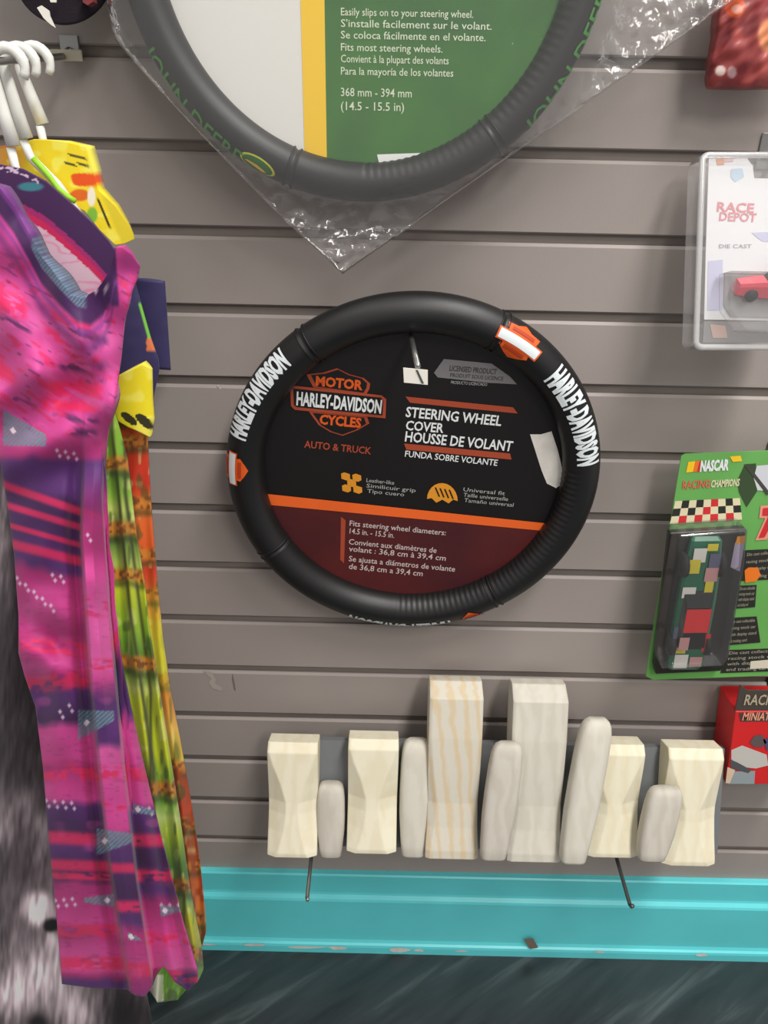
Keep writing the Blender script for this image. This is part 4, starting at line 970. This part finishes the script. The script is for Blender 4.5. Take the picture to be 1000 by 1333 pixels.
cc = CP(0.006).hit(1000, 388)
toy_car(clam, cc, (0.068, 0, -0.004), (0, 0.018, 0.006), (0, -0.012, 0.030), ('toy_pink_red', (222, 74, 92), 0.3), None, [(-0.3, -0.1, -0.46, -0.46, 0.3, d_wht)])

# ---- green racing toy card
gpk = thing('blister_package', tuple(V(930, 884, -0.05)), 'bright green racing toy card with black tray, at the right edge above the wooden blocks', 'toy package')
Yg = -0.046
P2 = Plane((0, Yg, 0), (0, -1, 0))
m_gcard = mat('lime_green_card', (104, 170, 86), 0.4, var=0.08, vscale=15)
gc = prism('card', [(887, 594), (892, 591), (1078, 584), (1045, 878), (850, 885), (841, 880)], Yg, 0.0014, m_gcard, gpk)
bl = mat('card_black', (40, 38, 34), 0.45)
def gtx(s, p0, p1, h, m, b=0.02, off=0.0008): text_on(P2, s, p0, p1, h, m, gc, b, off)
poly_on(P2, [(896, 601), (905, 600), (902, 614), (893, 615)], mat('yellow_ink', (246, 200, 34), 0.4), gc, 0.0006)
poly_on(P2, [(905, 600), (911, 600), (907, 614), (902, 614)], mat('orange_ink2', (232, 120, 30), 0.4), gc, 0.0006)
poly_on(P2, [(911, 599), (914, 599), (910, 614), (907, 614)], d_red, gc, 0.0006)
gtx('NASCAR', (911, 613), (948, 611), 13, m_white, 0.05, 0.0008)
poly_on(P2, [(950, 594), (964, 593), (966, 600), (954, 601)], mat('yellow_ink', (246, 200, 34), 0.4), gc, 0.0006)
gtx('RACING', (888, 636), (924, 634), 10, mat('cream_red_ink', (206, 110, 84), 0.5), 0.03)
gtx('CHAMPIONS', (925, 634), (962, 632), 9, mat('cream_ink', (222, 214, 176), 0.5), 0.03)
for i in range(3):
    for j in range(9):
        u0, u1, v0, v1 = j / 9, (j + 1) / 9, i / 3, (i + 1) / 3
        q4 = [(879, 652), (963, 648), (966, 676), (872, 682)]
        mm = m_white if (i + j) % 2 == 0 else (d_red if (i == 2 or j in (4, 5)) else bl)
        poly_on(P2, [quad(q4, a, b) for a, b in ((u0, v0), (u1, v0), (u1, v1), (u0, v1))], mat('cream_ink', (222, 214, 176), 0.5) if mm is m_white else mm, gc, 0.0006, 'print_check')
poly_on(P2, [(970, 604), (984, 603), (985, 640), (972, 660), (962, 640), (960, 625)], mat('print_dark_green', (52, 74, 44), 0.5), gc, 0.0006)
poly_on(P2, [(985, 606), (1050, 600), (1048, 640), (986, 638), (981, 622)], mat('print_pale', (206, 208, 214), 0.5), gc, 0.0008)
poly_on(P2, [(968, 604), (973, 604), (1003, 642), (998, 644)], mat('print_char', (66, 66, 60), 0.5), gc, 0.0010)
poly_on(P2, [(990, 658), (1020, 656), (1016, 668), (998, 702), (983, 703), (996, 674), (988, 674)], mat('pink_outline', (232, 150, 130), 0.5), gc, 0.0008)
poly_on(P2, [(993, 661), (1016, 659), (1012, 667), (995, 699), (987, 700), (1000, 671), (992, 671)], d_red, gc, 0.0011)
for q4 in ([(968, 716), (1050, 712), (1048, 752), (964, 756)], [(962, 762), (985, 761), (983, 790), (958, 792)], [(950, 804), (985, 802), (990, 836), (944, 840)], [(944, 846), (1046, 842), (1044, 872), (938, 876)]):
    poly_on(P2, q4, bl, gc, 0.0006)
    for k in range(4):
        a = quad(q4, 0.06, (k + 0.8) / 4.2); b = quad(q4, 0.9 if k < 3 else 0.6, (k + 0.8) / 4.2); b = (min(b[0], 1010), b[1])
        gtx(('Die cast collectible', 'racing stock car', 'with display stand', 'and trading card')[k], a, b, 4, mat('grey_cream_ink', (168, 164, 146), 0.5), 0.0, 0.0010)
poly_on(P2, [(969, 742), (974, 738), (986, 738), (990, 748), (984, 756), (970, 758)], mat('orange_ink2', (232, 120, 30), 0.4), gc, 0.0012)
poly_on(P2, [(977, 860), (1000, 858), (1000, 869), (976, 870)], mat('barcode_cream', (214, 206, 186), 0.5), gc, 0.0012)
tr_ = prism('tray', [(872, 694), (972, 688), (966, 740), (946, 862), (938, 874), (854, 878), (852, 868)], Yg - 0.010, 0.0095, mat('black_tray', (38, 36, 33), 0.4), gpk, 0.0015)
poly_on(Plane((0, Yg - 0.010, 0), (0, -1, 0)), [(957, 706), (970, 703), (963, 744), (951, 738)], mat('decal_lilac', (176, 164, 190), 0.4), tr_, 0.0004)
poly_on(Plane((0, Yg - 0.010, 0), (0, -1, 0)), [(960, 698), (971, 697), (969, 707), (957, 708)], mat('amber_ink', (226, 150, 40), 0.5), tr_, 0.0005)
# toy stock car standing nose down in the tray
ca, cb = V(918, 696, Yg - 0.012), V(888, 866, Yg - 0.012)
cdir = cb - ca; cw = Vector((0, -1, 0)).cross(cdir.normalized()).normalized() * 0.046
if cw.x < 0: cw = -cw
toy_car(gpk, (ca + cb) / 2, cdir, cw, (0, -0.019, 0), ('toy_green', (30, 96, 70), 0.3), None,
        [(-0.02, 0.16, -0.30, 0.30, 1.02, d_red), (0.20, 0.34, 0.30, 0.47, 0.64, d_red), (0.14, 0.30, -0.46, -0.36, 0.64, d_blu), (-0.16, -0.08, -0.42, -0.1, 0.64, d_wht), (-0.47, -0.42, 0.0, 0.25, 0.62, d_yel), (0.2, 0.3, -0.34, -0.1, 0.97, d_pnk), (-0.2, -0.12, 0.1, 0.3, 0.64, d_yel), (-0.44, -0.34, -0.3, 0.0, 0.63, d_wht), (-0.36, -0.26, -0.36, -0.1, 0.64, d_yel), (-0.30, -0.20, 0.05, 0.36, 0.64, d_pnk), (-0.40, -0.3, 0.1, 0.36, 0.63, d_blu),
         (0.36, 0.47, -0.34, 0.0, 0.66, d_wht), (0.38, 0.44, 0.05, 0.36, 0.66, d_pnk), (0.30, 0.35, -0.4, -0.1, 0.66, d_yel)])
prism('blister', [(884, 697), (975, 690), (968, 742), (950, 856), (942, 868), (862, 872), (860, 862)], Yg - 0.032, 0.0315, thin_plastic('blister_plastic', 0.04, 0.10, 0.03), gpk, 0.003)

# ---- red box at the lower right
rbx = thing('boxed_toy', tuple(V(985, 1018, -0.05)), 'red boxed toy with a dark hang tab at the right edge, low on the wall', 'toy package')
Yr = -0.055
m_redbox = mat('red_carton', (214, 40, 42), 0.38)
bx_ = prism('carton', [(958, 926), (1062, 926), (1050, 1021), (945, 1021)], Yr, 0.05, m_redbox, rbx, 0.0012)
prism('hang_tab', [(964, 892), (974, 899), (1064, 899), (1062, 926), (957, 926)], Yr + 0.001, 0.0015, mat('charcoal_tab', (72, 64, 58), 0.5), rbx)
P3 = Plane((0, Yr, 0), (0, -1, 0)); P3t = Plane((0, Yr + 0.001, 0), (0, -1, 0))
text_on(P3t, 'RACING', (968, 917), (1020, 917), 13, mat('tan_ink', (178, 164, 138), 0.5), bx_, 0.02, 0.0008)
poly_on(P3, [(962, 928), (1060, 926), (1058, 938), (964, 939)], mat('charcoal_tab', (72, 64, 58), 0.5), bx_, 0.0005)
text_on(P3, 'MINIATURE', (966, 937), (1020, 937), 10, mat('salmon_ink', (232, 160, 130), 0.5), bx_, 0.02, 0.0009)
poly_on(P3, [(952, 976), (966, 970), (982, 976), (998, 982), (1000, 996), (984, 1000), (966, 998), (952, 988)], mat('print_pale_car', (198, 194, 188), 0.5), bx_, 0.0006, 'print_picture')
poly_on(P3, [(976, 966), (982, 957), (992, 956), (998, 966), (992, 972), (982, 972)], mat('print_car_window', (96, 84, 84), 0.5), bx_, 0.0008, 'print_picture')
poly_on(P3, [(950, 988), (960, 992), (978, 1002), (974, 1006), (952, 1000)], mat('print_shadow_car', (84, 84, 88), 0.5), bx_, 0.0007, 'print_picture')
poly_on(P3, [(993, 962), (1010, 958), (1010, 974), (998, 976)], mat('print_slate_blue', (80, 76, 116), 0.5), bx_, 0.0008, 'print_picture')
poly_on(P3, [(952, 1004), (983, 1003), (982, 1020), (947, 1020)], mat('print_silver', (150, 160, 164), 0.4), bx_, 0.0006)
poly_on(P3, [(947, 998), (957, 1002), (950, 1019), (944.5, 1019)], mat('print_cream', (222, 196, 170), 0.4), bx_, 0.0007)

# ---- red foil bag at the upper right
rbag = thing('foil_bag', tuple(V(975, 115, -0.05)), 'glossy red foil bag at the top right corner', 'foil bag')
def p_red(X, Y):
    c = np.ones(X.shape + (3,)) * np.array((150, 62, 60.0))
    n_ = vnoise(X / 14 + Y / 30, Y / 18, 71); c = mixc(c, (120, 42, 46), np.clip((n_ - 0.45) * 2.2, 0, 0.8))
    c = mixc(c, (184, 84, 76), np.clip((vnoise(X / 20, Y / 24, 72) - 0.6) * 3, 0, 0.8))
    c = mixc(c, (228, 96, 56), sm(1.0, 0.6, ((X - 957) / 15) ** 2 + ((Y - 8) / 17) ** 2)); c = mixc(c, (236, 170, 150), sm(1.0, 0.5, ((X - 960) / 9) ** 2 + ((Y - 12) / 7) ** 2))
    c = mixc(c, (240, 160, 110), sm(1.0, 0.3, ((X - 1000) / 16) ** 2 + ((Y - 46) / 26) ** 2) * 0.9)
    c = mixc(c, (150, 50, 56), sm(30, 5, Y) * sm(975, 990, X) * 0.8)
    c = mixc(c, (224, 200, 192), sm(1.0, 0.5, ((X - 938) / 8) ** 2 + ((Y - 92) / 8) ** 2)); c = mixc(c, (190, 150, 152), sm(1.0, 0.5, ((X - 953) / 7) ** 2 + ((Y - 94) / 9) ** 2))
    return c
f_r = lambda X, Y, U, Vv: 0.004 * (vnoise(X / 10 + Y / 14, Y / 16, 73) - 0.5) - 0.014 * np.sin(np.pi * np.clip(Vv, 0, 1)) ** 0.5
cloth('pouch', [(-70, 944, 1080), (0, 938, 1075), (60, 930, 1068), (100, 921, 1062), (114, 921, 1060)], -0.030, p_red, paint_mat('foil_print', 0.42, 0.5, 0.05, coat=0.1), rbag, nu=70, nv=90, bulge=0.010, thick=0.012, fold=f_r, bot=interp([(915, 112), (924, 116), (1060, 114)]))

for (px, py, lab, ln) in ((1003, 212, 'zinc wall hook carrying the clear clamshell, right edge', 0.06), (1012, 592, 'zinc wall hook carrying the green toy card, right edge', 0.06), (1012, 896, 'zinc wall hook carrying the red boxed toy, right edge', 0.065)):
    p = V(px, py, 0); k = round((FZ - p.z) / S); slat_hook(lab, p.x, FZ - k * S, ln, 0.0026, 0.008)
